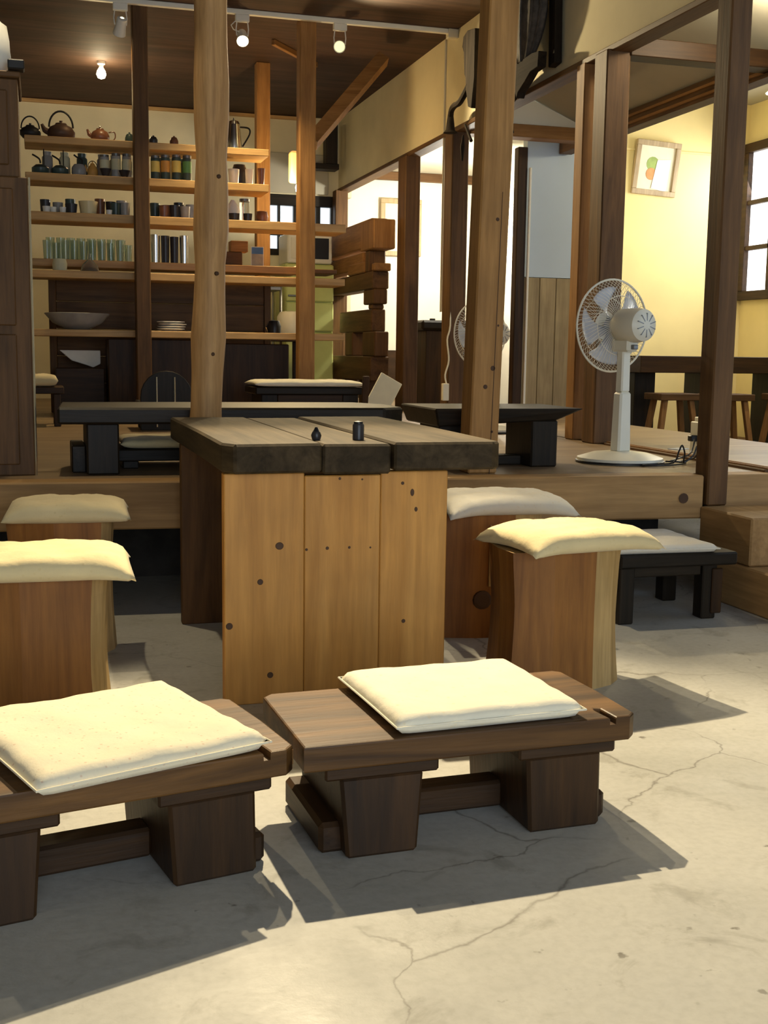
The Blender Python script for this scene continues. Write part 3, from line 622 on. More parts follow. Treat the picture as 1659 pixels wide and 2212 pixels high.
# ------------------------------------------------------------------ electric fans
def fan(loc, rz, scale, label, cut_cord):
    t = thing('electric_fan', label, 'fan', loc, rz); S = scale
    b = MB().lathe([(0, 0), (.175*S, 0), (.185*S, .008*S), (.182*S, .022*S), (.12*S, .042*S), (.05*S, .05*S), (.0, .05*S)], 36).build('base', 'cream_plastic', t, smooth=True)
    MB().lathe([(.183*S, .004*S), (.189*S, .004*S), (.189*S, .010*S), (.183*S, .012*S)], 36, cap=False).build('base_rim', 'black_plastic', b, smooth=True)
    MB().hull8([(-.036*S, -.03*S, .045*S), (.036*S, -.03*S, .045*S), (.036*S, .03*S, .045*S), (-.036*S, .03*S, .045*S)], [(-.030*S, -.026*S, .30*S), (.030*S, -.026*S, .30*S), (.030*S, .026*S, .30*S), (-.030*S, .026*S, .30*S)], .008*S).build('column', 'cream_plastic', t)
    MB().hull8([(-.024*S, -.022*S, .30*S), (.024*S, -.022*S, .30*S), (.024*S, .022*S, .30*S), (-.024*S, .022*S, .30*S)], [(-.022*S, -.02*S, .50*S), (.022*S, -.02*S, .50*S), (.022*S, .02*S, .50*S), (-.022*S, .02*S, .50*S)], .006*S).build('upper_column', 'cream_plastic', t)
    nk = MB().box(-.03*S, .03*S, -.055*S, .05*S, .47*S, .525*S, .008).build('neck', 'cream_plastic', t)
    MB().box(-.012*S, .012*S, -.075*S, -.05*S, .48*S, .50*S, .003).build('tilt_knob', 'grey_metal', nk)
    Q = Matrix.Translation((0, -.02*S, .58*S)) @ Matrix.Rotation(-PI/2, 4, 'X')        # local +Z becomes +Y (blowing direction)
    mo = MB().lathe([(0, -.115*S), (.045*S, -.112*S), (.066*S, -.095*S), (.072*S, -.06*S), (.070*S, .03*S), (.055*S, .05*S), (0, .05*S)], 28, mat=Q).build('motor_housing', 'cream_plastic', t, smooth=True)
    for k in range(10):
        a = 2*PI*k/10; MB().box(-.0015*S, .0015*S, .018*S, .05*S, -.1145*S, -.107*S, 0, mat=Q @ Matrix.Rotation(a, 4, 'Z')).build('vent_slot', 'grey_metal', mo)
    R = .195*S
    cg = MB()
    cg.tube([tuple(Q @ Vector((R*math.cos(a), R*math.sin(a), .10*S))) for a in [2*PI*k/48 for k in range(48)]], .0045*S, 8, closed=True)
    ring = cg.build('cage_ring', 'cream_plastic', t, smooth=True)
    for part, sg in (('rear_guard', -1), ('front_guard', 1)):
        m = MB(); N = 64
        for k in range(N):
            a = 2*PI*k/N; pts = []
            for i in range(6):
                u = i/5; r = .062*S+(R-.062*S)*u; zz = .10*S+sg*.055*S*math.sqrt(max(0, 1-u**2.4)); tw = a+.35*(1-u)
                pts.append(tuple(Q @ Vector((r*math.cos(tw), r*math.sin(tw), zz))))
            m.tube(pts, .0010*S, 3)
        for rr in (.062, .125):
            u = (rr-.062)/(.195-.062); zz = .10*S+sg*.055*S*math.sqrt(1-u**2.4)
            m.tube([tuple(Q @ Vector((rr*S*math.cos(a), rr*S*math.sin(a), zz))) for a in [2*PI*k/32 for k in range(32)]], .0016*S, 4, closed=True)
        m.build(part, 'cream_plastic', t, smooth=True)
    MB().lathe([(0, .155*S), (.05*S, .153*S), (.06*S, .145*S)], 24, mat=Q).build('badge_disc', 'white_plastic', t)
    hb = MB().lathe([(0, .07*S), (.03*S, .07*S), (.032*S, .12*S), (0, .125*S)], 20, mat=Q).build('hub', 'blade_plastic', t, smooth=True)
    for k in range(5):
        a0 = 2*PI*k/5+.35; bm2 = MB(); T = bmesh.new(); g = []
        for i in range(9):
            u = i/8; r = (.03+.135*u)*S; wdt = (.32+.40*u)*(1 if u < .9 else .93); row = []
            for j in range(7):
                v = j/6; a = a0+(v-.5)*wdt*1.5+.25*u; zz = (.10+.028*(v-.5)*2*(1-.5*u))*S
                row.append(T.verts.new(Q @ Vector((r*math.cos(a), r*math.sin(a), zz))))
            g.append(row)
        for i in range(8):
            for j in range(6): T.faces.new((g[i][j], g[i+1][j], g[i+1][j+1], g[i][j+1]))
        bmesh.ops.solidify(T, geom=list(T.faces), thickness=.0022*S)
        bm2.merge(T); bm2.build('blade', 'blade_plastic', t, smooth='all')
    return t
fan((2.385, 4.545, ZP), math.radians(14), 1.0, 'large white pedestal fan seen from behind on the platform', True)
fan((2.50, 6.42, ZP), math.radians(18), .98, 'second fan half hidden behind the honey coloured post', False)
pts = [(2.58, 4.50, ZP+.006), (2.63, 4.44, ZP+.006), (2.60, 4.38, ZP+.006), (2.50, 4.33, ZP+.006), (2.43, 4.31, ZP+.007), (2.38, 4.335, ZP+.006), (2.44, 4.37, ZP+.007), (2.53, 4.35, ZP+.014), (2.56, 4.36, ZP+.06), (2.58, 4.37, ZP+.085),
       (2.60, 4.38, ZP+.05), (2.61, 4.40, ZP+.010), (2.66, 4.41, ZP+.04), (2.68, 4.42, ZP+.075), (2.69, 4.44, ZP+.03), (2.65, 4.48, ZP+.007), (2.60, 4.44, ZP+.010), (2.55, 4.41, ZP+.015), (2.62, 4.45, ZP+.025), (2.70, 4.50, ZP+.04), (2.745, 4.545, ZP+.10)]
def smooth_path(P, k=4):
    out = []
    for i in range(len(P)-1):
        p0, p1, p2, p3 = [Vector(P[max(0, min(len(P)-1, i+d))]) for d in (-1, 0, 1, 2)]
        for j in range(k):
            u = j/k; out.append(tuple(.5*((2*p1)+(p2-p0)*u+(2*p0-5*p1+4*p2-p3)*u*u+(3*p1-p0-3*p2+p3)*u**3)))
    out.append(tuple(P[-1])); return out
tag(MB().tube(smooth_path(pts), .0036, 6).build('power_cord', 'black_plastic', smooth=True), 'black tangled power cord of the large fan on the platform edge', 'cord')
t = thing('wall_outlet', 'pale outlet box with a black plug beside the corner post', 'outlet', (2.80, 4.58, ZP))
box('outlet_plate', (-.03, -.012, -.05, .05, .03, .17), 'cream_plastic', t); box('backing_post', (-.012, .012, -.05, .05, .012, .19), 'cream_plastic', t); box('plug', (-.065, -.03, -.02, .012, .085, .112), 'black_plastic', t)
tag(box('folded_note', (-.05, .05, -.03, .03, 0, .004), 'paper', None, (3.02, 5.15, ZP), rz=.5), 'small folded white paper on the corridor floor', 'paper')

# white cord and extension plug on the second partition post
t = thing('hanging_cord', 'white cord hanging down the dark post to a plug', 'cord', (2.70, 7.80, 0))
MB().tube(smooth_path([(.06, .1, 2.40), (.06, .06, 1.6), (.05, .02, 1.35), (.05, .0, 1.10), (.03, .0, 1.0), (.045, .0, .86), (.02, .0, .76), (.03, .0, .70)]), .006, 6).build('cable', 'cream_plastic', t, smooth=True)
box('plug', (.0, .045, -.02, .02, .58, .70), 'cream_plastic', t)

# ------------------------------------------------------------------ old pack frame hung on the right wall
t = thing('old_farm_saddle', 'old dark wooden pack saddle with a straw hood hung on the right wall', 'saddle', (2.68, 6.42, 2.50))
m = MB(); n = 28; T = bmesh.new(); rings = []
for i in range(14):
    u = i/13; z = .03+.46*u; r = .215*math.sin(PI*(.10+.72*u))**.8 + .02; ring = []
    for k in range(n):
        a = 2*PI*k/n; rr = r*(1+.045*math.cos(9*a)); ring.append(T.verts.new((-.02+.33*rr*math.cos(a), 1.15*rr*math.sin(a)-.02*u, z)))
    rings.append(ring)
for a, b in zip(rings, rings[1:]):
    for k in range(n): T.faces.new((a[k], a[(k+1) % n], b[(k+1) % n], b[k]))
T.faces.new(rings[0][::-1]); T.faces.new(rings[-1]); m.merge(T); hood = m.build('straw_hood', 'ribbed_straw', t, smooth='all')
for k in range(7):
    a = PI/2+PI*(k+.5)/7
    MB().tube([(-.02+.345*(.215*math.sin(PI*(.10+.72*u))**.8+.02)*math.cos(a), 1.19*(.215*math.sin(PI*(.10+.72*u))**.8+.02)*math.sin(a)-.02*u, .03+.46*u) for u in [i/8 for i in range(9)]], .007, 5).build('rib', 'ribbed_straw', hood, smooth=True)
MB().prism([(-.33, -.03), (-.31, .40), (-.27, .46), (-.23, .40), (-.245, .1), (-.25, -.04)], .03, .075, 'x', .003).build('side_board', 'old_Z', t)
MB().prism([(.45, -.10), (.30, .0), (.05, .03), (-.2, .04), (-.30, .03), (-.29, -.05), (-.19, -.055), (-.12, -.09), (-.02, -.13), (.0, -.16), (.03, -.115), (.2, -.17), (.45, -.21)], -.05, .0, 'x', .003).build('cross_board', 'old_Y', t)
MB().prism([(.86, .42), (.93, .40), (.95, .34), (.92, .30), (.90, .16), (.88, .14), (.86, .05), (.82, -.05), (.76, -.07), (.72, .10), (.72, .40)], -.04, .01, 'x', .003).build('arm_board', 'old_Z', t)
MB().tube(smooth_path([(-.02, .84, .10), (-.03, .95, .03), (-.03, 1.02, .01), (-.03, 1.10, .01), (-.03, 1.16, -.01), (-.03, 1.175, -.06)]), .020, 8).build('bent_arm', 'old_Y', t, smooth=True)
MB().lathe([(.018, .12), (.026, .06), (.030, .02), (.048, 0), (0, 0)], 14, c=(-.03, 1.175, -.15)).build('flared_foot', 'old_Z', t, smooth=True)
MB().tube(smooth_path([(-.02, .30, -.12), (-.02, .22, -.17), (-.02, .20, -.22)]), .018, 8).build('bent_arm', 'old_Y', t, smooth=True)
MB().lathe([(.018, .10), (.024, .05), (.042, 0), (0, 0)], 14, c=(-.02, .20, -.31)).build('flared_foot', 'old_Z', t, smooth=True)
MB().tube([(-.02, .92, -.14), (-.02, .80, -.26)], [.008, .012], 6).build('peg', 'old_Z', t); MB().tube([(-.02, .95, -.20), (-.02, .96, -.27), (-.02, .96, -.36)], [.005, .015, .006], 6).build('peg', 'old_Z', t)

# ------------------------------------------------------------------ open kitchen shelf
SY0, SY1 = 8.0, 8.30
lv = [(2.24, -.05, 1.515, .045), (2.013, -.05, 1.515, .05), (1.772, -.05, 2.05, .055), (1.406, -.05, 2.045, .048), (1.030, -.05, 2.045, .045)]
lbl = ['top wooden shelf board holding the kettles', 'second wooden shelf board holding tea canisters', 'third wooden shelf board holding small cups', 'fourth wooden shelf board, brightly lit along its front edge', 'lowest wooden shelf board with a wide bowl and plates']
for (z, a, b, th), lb in zip(lv, lbl):
    tag(box('shelf_board', (a, b, SY0, SY1, -th, 0), 'shelf_board', None, (0, 0, z), .004), lb, 'shelf')
tag(box('shelf_board', (-.05, 1.79, 8.33, 8.62, -.05, 0), 'shelf_board', None, (0, 0, 1.50), .004), 'rear shelf board carrying the drinking glasses', 'shelf')
box_ = thing('kitchen_counter', 'dark wooden counter back behind the lower shelves', 'counter', (.1, 8.62, ZP))
for k in range(5): box('plank', (.03, 1.50, .03, .06, .02+k*.19, .2085+k*.19), 'brown_X', box_)
box('end_post', (-.02, .03, .02, .07, 0, .97), 'brown_Z', box_); box('end_post', (1.5, 1.55, .02, .07, 0, .97), 'brown_Z', box_)
tag(box('store_cabinet', (-.35, .36, -.15, .15, 0, .52), 'dark_Z', None, (.80, 8.27, ZP), .006), 'dark plain low cupboard under the lowest shelf', 'cupboard')
tag(box('store_cabinet', (-.25, .25, -.15, .15, 0, .50), 'dark_Z', None, (1.43, 8.28, ZP), .006), 'dark low cupboard under the shelf near the orange post', 'cupboard')

def lathe_thing(name, x, y, z, prof, mat, label, cat, group=None, n=18, extra=None, sx=1):
    o = MB().lathe(prof, n).build(name, mat, None, (x, y, z), smooth=True)
    return tag(o, label, cat, group)
def kettle(x, y, z, r, h, mat, label, ring=True, spout=-1, side=False):
    t = thing('kettle' if ring else 'teapot', label, 'kettle' if ring else 'teapot', (x, y, z))
    MB().lathe([(0, 0), (.72*r, 0), (.98*r, .25*h), (r, .5*h), (.8*r, .8*h), (.45*r, .95*h), (.4*r, h)], 24).build('body', mat, t, smooth=True)
    ld = MB().lathe([(.42*r, h), (.38*r, h*1.06), (.1*r, h*1.1), (.1*r, h*1.16), (.13*r, h*1.22), (0, h*1.25)], 18).build('lid', mat, t, smooth=True)
    MB().tube(smooth_path([(spout*.85*r, 0, .45*h), (spout*1.15*r, 0, .6*h), (spout*1.35*r, 0, .95*h)]), [.22*r-.0*k for k in range(1)]*5+[.17*r, .14*r, .12*r, .11*r], 8).build('spout', mat, t, smooth=True)
    if ring:
        MB().tube([(.85*r*math.cos(a), 0, .8*h+1.15*r*math.sin(a)) for a in [PI*k/14 for k in range(15)]], .075*r, 6).build('bail_handle', 'iron', t, smooth=True)
    if side:
        MB().tube(smooth_path([(-spout*.9*r, 0, .8*h), (-spout*1.5*r, 0, .85*h), (-spout*1.6*r, 0, .45*h), (-spout*1.3*r, 0, .0*h+.01)]), .07*r, 6).build('handle', mat, t, smooth=True)
    return t
Y1 = 8.13
kettle(-.012, Y1, 2.24, .066, .075, 'iron', 'dark kettle half hidden by the cabinet on the top shelf')
kettle(.179, Y1, 2.24, .088, .098, 'rust_iron', 'big rusty iron kettle with a ring handle on the top shelf')
kettle(.424, Y1, 2.24, .060, .082, 'ceramic_brown', 'brown speckled teapot with a side handle on the top shelf', ring=False, side=True)
for x, h, mt, lb in ((.611, .075, 'ceramic_teal', 'small dark green lidded jar left of the shelf post, top shelf'), (.766, .065, 'ceramic_dark', 'small dark lidded jar just right of the shelf post, top shelf'), (.901, .070, 'ceramic_brown', 'small brown lidded jar standing alone on the top shelf')):
    t = thing('lidded_jar', lb, 'jar', (x, Y1, 2.24), 0, 'small jars on the top shelf')
    MB().lathe([(0, 0), (.024, 0), (.029, .02), (.028, .04), (.022, h*.7)], 16).build('body', mt, t, smooth=True)
    MB().lathe([(.024, h*.7), (.018, h*.85), (.006, h*.92), (.006, h), (0, h)], 14).build('lid', mt, t, smooth=True)
t = thing('coffee_pot', 'tall shiny steel coffee pot on the top shelf beside the log post', 'coffee pot', (1.30, Y1, 2.24))
MB().lathe([(0, 0), (.052, 0), (.054, .01), (.046, .10), (.040, .17)], 22).build('body', 'steel', t, smooth=True)
MB().lathe([(.041, .17), (.032, .19), (.008, .198), (.008, .212), (0, .213)], 16).build('lid', 'steel', t, smooth=True)
MB().tube(smooth_path([(.043, 0, .155), (.10, 0, .15), (.105, 0, .11), (.058, 0, .03)]), .006, 6).build('handle', 'black_plastic', t, smooth=True)
# second shelf
for x, lb in ((.045, 'dark green teapot with an upright handle, leftmost on the second shelf'), (.167, 'dark green squat teapot with a tall handle on the second shelf')):
    t = thing('squat_teapot', lb, 'teapot', (x, Y1, 2.013))
    MB().lathe([(0, 0), (.042, 0), (.055, .02), (.055, .045), (.03, .065), (0, .07)], 20).build('body', 'ceramic_teal', t, smooth=True)
    MB().tube([(.022, 0, .06), (.022, 0, .165)], .004, 6).build('upright_handle', 'iron', t); MB().tube(smooth_path([(.0, 0, .075), (-.005, 0, .10), (-.03, 0, .118), (-.05, 0, .128)]), .006, 6).build('faucet', 'iron', t, smooth=True)
t = thing('squat_teapot', 'grey teapot with a hooked spout in the middle of the second shelf left bay', 'teapot', (.285, Y1, 2.013))
MB().lathe([(0, 0), (.035, 0), (.047, .025), (.045, .06), (.03, .08), (0, .085)], 20).build('body', 'ceramic_grey', t, smooth=True)
MB().tube(smooth_path([(.02, 0, .08), (.02, 0, .11), (-.01, 0, .125), (-.03, 0, .14)]), .006, 6).build('spout', 'iron', t, smooth=True)
kettle(.372, Y1, 2.013, .034, .085, 'label_orange', 'small orange pot with a dark looped handle on the second shelf')
def canister(x, z, h, w_, glassm, lab, label, group, y=Y1):
    t = thing('tea_canister', label, 'canister', (x, y, z), 0, group)
    MB().lathe([(0, 0), (w_, 0), (w_, h*.88), (w_*.9, h*.9)], 18).build('body', glassm, t, smooth=True)
    MB().lathe([(w_*.95, h*.9), (w_*.95, h), (0, h)], 16).build('lid', 'grey_metal', t, smooth=True)
    if lab: MB().lathe([(w_*1.02, h*.35), (w_*1.02, h*.78)], 18, cap=False).build('label_band', lab, t, smooth=True)
GC = 'canisters on the second shelf'
for x, h, lm, lb in ((.448, .15, 'label_pale', 'pale canister left of two taller ones on the second shelf'), (.522, .162, 'label_pale', 'pale tall canister in the middle of three on the second shelf'), (.592, .163, 'label_pale', 'pale tall canister next to the dark shelf post'),
                     (.776, .163, 'label_yellow', 'yellow banded canister right of the dark shelf post'), (.842, .17, 'label_orange', 'orange banded canister on the second shelf'), (.915, .175, 'label_yellow', 'yellow banded canister left of the green one'), (.985, .175, 'label_green', 'green banded canister beside the log post')):
    canister(x, 2.013, h, .030, 'ceramic_grey' if x < .7 else 'ceramic_teal', lm, lb, GC)
for x, h, mt, lb in ((.45, .05, 'ceramic_dark', 'small dark bowl in front of the pale canisters on the second shelf'), (.57, .045, 'ceramic_dark', 'small dark dish by the shelf post on the second shelf')):
    lathe_thing('small_bowl', x, 8.045, 2.013, [(0, 0), (.02, 0), (.038, h), (.034, h), (.017, .006), (0, .006)], mt, lb, 'bowl')
def cup(x, z, r, h, mat, label, group, y=Y1, flare=1.25, name='cup'):
    return lathe_thing(name, x, y, z, [(0, 0), (r/flare, 0), (r, h), (r*.9, h), (r/flare*.85, h*.08), (0, h*.08)], mat, label, 'cup', group)
cup(1.298, 2.013, .038, .105, 'ceramic_white', 'white tall cup right of the log post on the second shelf', 'cups on the second shelf')
cup(1.402, 2.013, .028, .11, 'ceramic_white', 'slim white cup in the middle of the right bay, second shelf', 'cups on the second shelf')
cup(1.485, 2.013, .026, .12, 'ceramic_brown', 'brown slim vase at the right end of the second shelf', 'cups on the second shelf', flare=1.5)
lathe_thing('dark_jar', 1.352, 8.225, 2.013, [(0, 0), (.05, 0), (.055, .10), (.04, .15), (0, .155)], 'ceramic_dark', 'dark round jar behind the white cups on the second shelf', 'jar')
# third shelf
G3 = 'small cups on the third shelf'
for x, r, h, mt, lb in ((.075, .025, .041, 'ceramic_white', 'tiny white cup at the left end of the third shelf'), (.118, .022, .038, 'ceramic_white', 'second tiny white cup on the third shelf'), (.177, .022, .04, 'ceramic_white', 'tiny white cup next to a dark cup on the third shelf'),
                        (.232, .040, .068, 'ceramic_dark', 'dark round cup left of the big cream cup'), (.340, .062, .088, 'ceramic_cream', 'big cream flared cup on the third shelf'), (.47, .02, .035, 'ceramic_white', 'tiny white cup right of the big cream cup'),
                        (.515, .038, .085, 'ceramic_teal', 'dark green cup left of the shelf post, third shelf'), (.575, .036, .09, 'ceramic_grey', 'grey cup touching the dark shelf post'), (.83, .034, .085, 'ceramic_brown', 'brown cup right of the dark shelf post, third shelf'),
                        (.90, .034, .09, 'ceramic_dark', 'dark cup between a brown and a grey cup, third shelf'), (.97, .034, .085, 'ceramic_grey', 'grey cup beside the log post, third shelf'), (1.300, .038, .055, 'ceramic_dark', 'dark cup under the small white cone, third shelf'),
                        (1.392, .032, .058, 'ceramic_dark', 'dark cup left of the brown pot, third shelf')):
    cup(x, 1.772, r, h, mt, lb, G3, y=8.08 if h < .05 else Y1)
lathe_thing('brown_pot', 1.49, Y1, 1.772, [(0, 0), (.035, 0), (.044, .04), (.036, .075), (.03, .078)], 'ceramic_brown', 'round brown pot near the orange lamp on the third shelf', 'pot')
lathe_thing('paper_cone', 1.305, 8.22, 1.772, [(.05, 0), (.048, .06), (.052, .09), (.012, .155), (0, .155)], 'ceramic_white', 'small white conical dripper on the third shelf', 'dripper')
canister(1.385, 1.772, .165, .036, 'glass_clear', None, 'clear glass jar with grey lid on the third shelf', None, 8.22)
# rear rows of crockery on the second and third shelves
ORD = ['first', 'second', 'third', 'fourth', 'fifth', 'sixth', 'seventh', 'eighth', 'ninth', 'tenth', 'eleventh']
for k, x in enumerate((.07, .15, .23, .42, .49, .56, .78, .86, .94, 1.02)):
    cup(x, 1.772, .034, (.10, .085, .11, .12, .105, .115, .11, .10, .12, .11)[k], ('ceramic_dark', 'ceramic_grey', 'ceramic_teal', 'ceramic_brown')[k % 4], ORD[k]+' cup from the left in the rear row of the third shelf', 'rear row cups on the third shelf', y=8.235, flare=1.15)
for k, x in enumerate((.09, .20, .31, .44, .52, .60, .80, .88, .96)):
    lathe_thing('storage_jar', x, 8.235, 2.013, [(0, 0), (.034, 0), (.036, .02), (.034, .13), (.026, .14), (.028, .165), (0, .168)], ('ceramic_grey', 'label_pale', 'ceramic_teal')[k % 3], ORD[k]+' storage jar from the left in the rear row of the second shelf', 'jar', 'rear row jars on the second shelf')
# rear board glasses
GG = 'drinking glasses on the rear shelf board'
for k in range(10):
    hh = (.13, .12, .135, .14, .13, .145, .135, .13, .145, .12)[k]
    tag(MB().lathe([(0, 0), (.022, 0), (.027, hh), (.0245, hh), (.020, .008), (0, .008)], 16).build('drinking_glass', 'glass_green', None, (.075+.0605*k, 8.44+(k % 2)*.05, 1.50), smooth=True),
        ['leftmost', 'second', 'third', 'fourth', 'fifth', 'sixth', 'seventh', 'eighth', 'ninth', 'last'][k]+' greenish drinking glass from the left in the row on the rear shelf board', 'glass', GG)
for k in range(8):
    tag(MB().lathe([(0, 0), (.024, 0), (.030, .16), (.027, .16), (.021, .008), (0, .008)], 14).build('drinking_glass', 'glass_green', None, (.10+.068*k, 8.56, 1.50), smooth=True),
        ORD[k]+' taller greenish glass from the left standing behind the front row', 'glass', 'tall glasses at the back of the rear shelf board')
GT = 'steel tumblers beside the shelf post'
for x, r, h, mt, lb in ((.800, .033, .195, 'steel', 'tall shiny steel tumbler nearest the dark shelf post'), (.868, .030, .19, 'ceramic_dark', 'tall black tumbler left of centre in the row of tumblers'), (.930, .030, .185, 'ceramic_dark', 'tall black tumbler right of centre in the row of tumblers'), (.998, .032, .195, 'steel', 'tall shiny steel tumbler beside the log post')):
    lathe_thing('tumbler', x, 8.45, 1.50, [(0, 0), (r*.85, 0), (r, h), (r*.93, h), (r*.8, .01), (0, .01)], mt, lb, 'tumbler', GT)
tag(box('wooden_box', (-.07, .07, -.06, .06, 0, .095), 'brown_X', None, (1.33, 8.46, 1.50)), 'brown wooden box on the rear shelf board', 'box')
t = thing('small_crate', 'small open orange wooden crate above the brown box', 'crate', (1.38, 8.46, 1.597))
for nm, d in (('crate_side', (-.06, .06, -.06, -.05, 0, .075)), ('crate_side', (-.06, .06, .05, .06, 0, .075)), ('crate_end', (-.06, -.05, -.05, .05, 0, .075)), ('crate_end', (.05, .06, -.05, .05, 0, .075)), ('crate_bottom', (-.05, .05, -.05, .05, 0, .008))): box(nm, d, 'post_X', t, bev=.002)
t = thing('postcard', 'blue picture postcard leaning on the rear shelf board', 'postcard', (1.505, 8.39, 1.50))
box('card', (-.045, .045, 0, .004, 0, .135), 'paper', t, bev=0); box('picture_sky', (-.041, .041, -.001, .0, .085, .131), 'card_blue', t, bev=0); box('picture_ground', (-.041, .041, -.001, .0, .004, .085), 'card_tan', t, bev=0)
lathe_thing('glass_funnel', .342, 8.13, 1.406, [(.064, 0), (.050, .045), (.012, .085), (.008, .12), (.005, .12), (.008, .083), (.046, .043), (.060, 0)], 'glass_clear', 'upturned glass funnel on the fourth shelf', 'funnel')
lathe_thing('glass_jar', .151, 8.13, 1.406, [(0, 0), (.044, 0), (.048, .05), (.04, .08), (.037, .08), (.044, .05), (.04, .005), (0, .005)], 'label_pale', 'low pale jar at the left end of the fourth shelf', 'jar')
# lowest shelf
lathe_thing('wide_bowl', .255, 8.15, 1.03, [(0, 0), (.07, 0), (.16, .045), (.212, .105), (.205, .108), (.15, .055), (.065, .012), (0, .012)], 'ceramic_grey', 'very wide shallow grey bowl on the lowest shelf', 'bowl', n=32)
for k in range(4):
    lathe_thing('plate', .872+.006*((k*37) % 3-1), 8.13, 1.03+k*.016, [(0, 0), (.05, 0), (.095, .014), (.094, .018), (.05, .005), (0, .005)], 'ceramic_white', ['bottom', 'second lowest', 'second highest', 'top'][k]+' white plate in the stack on the lowest shelf', 'plate', 'stacked white plates', 28)
t = thing('coffee_maker', 'small black coffee pot on the lowest shelf by the orange post', 'coffee pot', (1.575, 8.13, 1.03))
MB().lathe([(0, 0), (.045, 0), (.048, .05), (.035, .085), (0, .088)], 20).build('body', 'black_plastic', t, smooth=True); MB().tube([(-.04, 0, .0), (-.055, 0, .04), (-.04, 0, .07)], .006, 6).build('handle', 'steel', t)

# ------------------------------------------------------------------ kitchen beyond the shelf
t = thing('table_lamp', 'table lamp with a glowing orange rounded paper shade behind the shelf', 'lamp', (1.85, 8.62, 1.50))
MB().lathe([(0, 0), (.06, 0), (.06, .012), (.015, .03), (.012, .54), (0, .54)], 18).build('stand', 'white_paint', t, smooth=True)
box('shade', (-.068, .068, -.05, .05, .62, .84), 'paper_shade', t, bev=.018, seg=3)
MB().lathe([(.0, .55), (.02, .56), (.024, .59), (.014, .62), (0, .62)], 14).build('bulb', 'bulb_glow', t, smooth='all')
lamp('POINT', 'table_lamp_light', (1.72, 8.50, 2.06), 20, (1, .68, .28), .04)
tag(box('side_shelf', (1.795, 2.1, 8.45, 8.78, -.03, 0), 'brown_X', None, (0, 0, 1.498)), 'short shelf end carrying the orange lamp', 'shelf')
t = thing('refrigerator', 'pale green refrigerator seen behind the orange post', 'refrigerator', (2.32, 10.55, ZP))
box('body', (-.22, .22, -.2, .25, .02, 1.22), 'fridge_green', t, bev=.02, seg=2); box('lower_door', (-.215, .215, -.235, -.2, .04, .62), 'fridge_green', t, bev=.01); box('middle_door', (-.215, .215, -.235, -.2, .63, .88), 'fridge_green', t, bev=.01); box('upper_door', (-.215, .215, -.235, -.2, .89, 1.21), 'fridge_green', t, bev=.01)
for z in (.58, .66, .93): box('handle', (-.2, -.05, -.25, -.235, z, z+.015), 'grey_metal', t)
t = thing('microwave', 'white oven with a black door on the refrigerator', 'oven', (2.32, 10.53, ZP+1.221))
box('body', (-.2, .2, -.2, .2, 0, .26), 'white_plastic', t, bev=.01); box('door', (-.05, .17, -.21, -.2, .04, .22), 'black_plastic', t, bev=.004); box('control_panel', (-.17, -.07, -.208, -.2, .04, .22), 'cream_plastic', t)
t = thing('kitchen_cart', 'dark kitchen stand under the rice cooker', 'stand', (1.98, 9.6, ZP))
box('top', (-.3, .12, -.2, .2, .53, .56), 'dark_X', t)
for (x, y) in ((-.27, -.17), (.09, -.17), (-.27, .17), (.09, .17)): box('leg', (x-.02, x+.02, y-.02, y+.02, 0, .53), 'dark_Z', t)
box('lower_shelf', (-.28, .1, -.18, .18, .18, .20), 'dark_X', t)
t = thing('rice_cooker', 'cream rice cooker behind the shelf post', 'rice cooker', (2.0, 9.6, ZP+.561))
MB().lathe([(0, 0), (.10, 0), (.115, .03), (.115, .17), (.09, .21), (0, .22)], 24).build('body', 'cream_plastic', t, smooth=True); box('panel', (.02, .08, -.118, -.105, .06, .12), 'ceramic_grey', t)
t = thing('kitchen_rack', 'grey metal rack with a pan in the kitchen background', 'rack', (1.75, 10.3, ZP))
for z in (.5, 1.0): box('rack_shelf', (-.28, .28, -.18, .18, z-.03, z), 'grey_metal', t)
for (x, y) in ((-.27, -.17), (.27, -.17), (-.27, .17), (.27, .17)): MB().tube([(x, y, 0), (x, y, 1.05)], .012, 6).build('rack_post', 'steel', t)
lathe_thing('steel_pan', 1.8, 10.28, ZP+1.001, [(0, 0), (.10, 0), (.11, .05), (.105, .05), (.095, .005), (0, .005)], 'steel', 'steel pan on the kitchen background shelf', 'pan')
tag(box('wall_board', (-.28, .28, -.01, .01, 0, .36), 'board_grey', None, (2.38, 11.08, 2.37), .004), 'grey board on the kitchen wall above the window', 'board')

# ------------------------------------------------------------------ seats and clutter in front of the shelf
t = thing('trunk_bench', 'dark trunk bench with a pale cushion near the sign', 'bench', (1.62, 7.28, ZP))
box('seat_plank', (-.36, .33, -.2, .2, .19, .235), 'black_X', t, bev=.006)
for s in (-.27, .24): box('leg', (s-.05, s+.05, -.17, .17, 0, .19), 'black_Z', t)
box('apron', (-.22, .19, -.17, -.14, .08, .19), 'dark_X', t)
pillow(.70, .42, .04, .05, .3, 8, mat='pad_cream', name='long_cushion', loc=(1.60, 7.27, ZP+.236), label='long pale cushion on the dark trunk bench', wr=.004)
t = thing('sign_board', 'pale sign board leaning beside the timbers', 'sign', (1.92, 6.95, ZP))
m = MB(); m.box(-.075, .075, -.008, .008, 0, .36, .003, mat=Matrix.Rotation(math.radians(-18), 4, 'X') @ Matrix.Rotation(math.radians(31), 4, 'Y')); m.build('board', 'print_paper', t)
MB().box(-.02, .02, .06, .08, 0, .3, .003, mat=Matrix.Rotation(math.radians(10), 4, 'X')).build('prop', 'dark_Z', t)
t = thing('round_back_chair', 'black low chair with an arched back left of the log post', 'chair', (.69, 6.75, ZP))
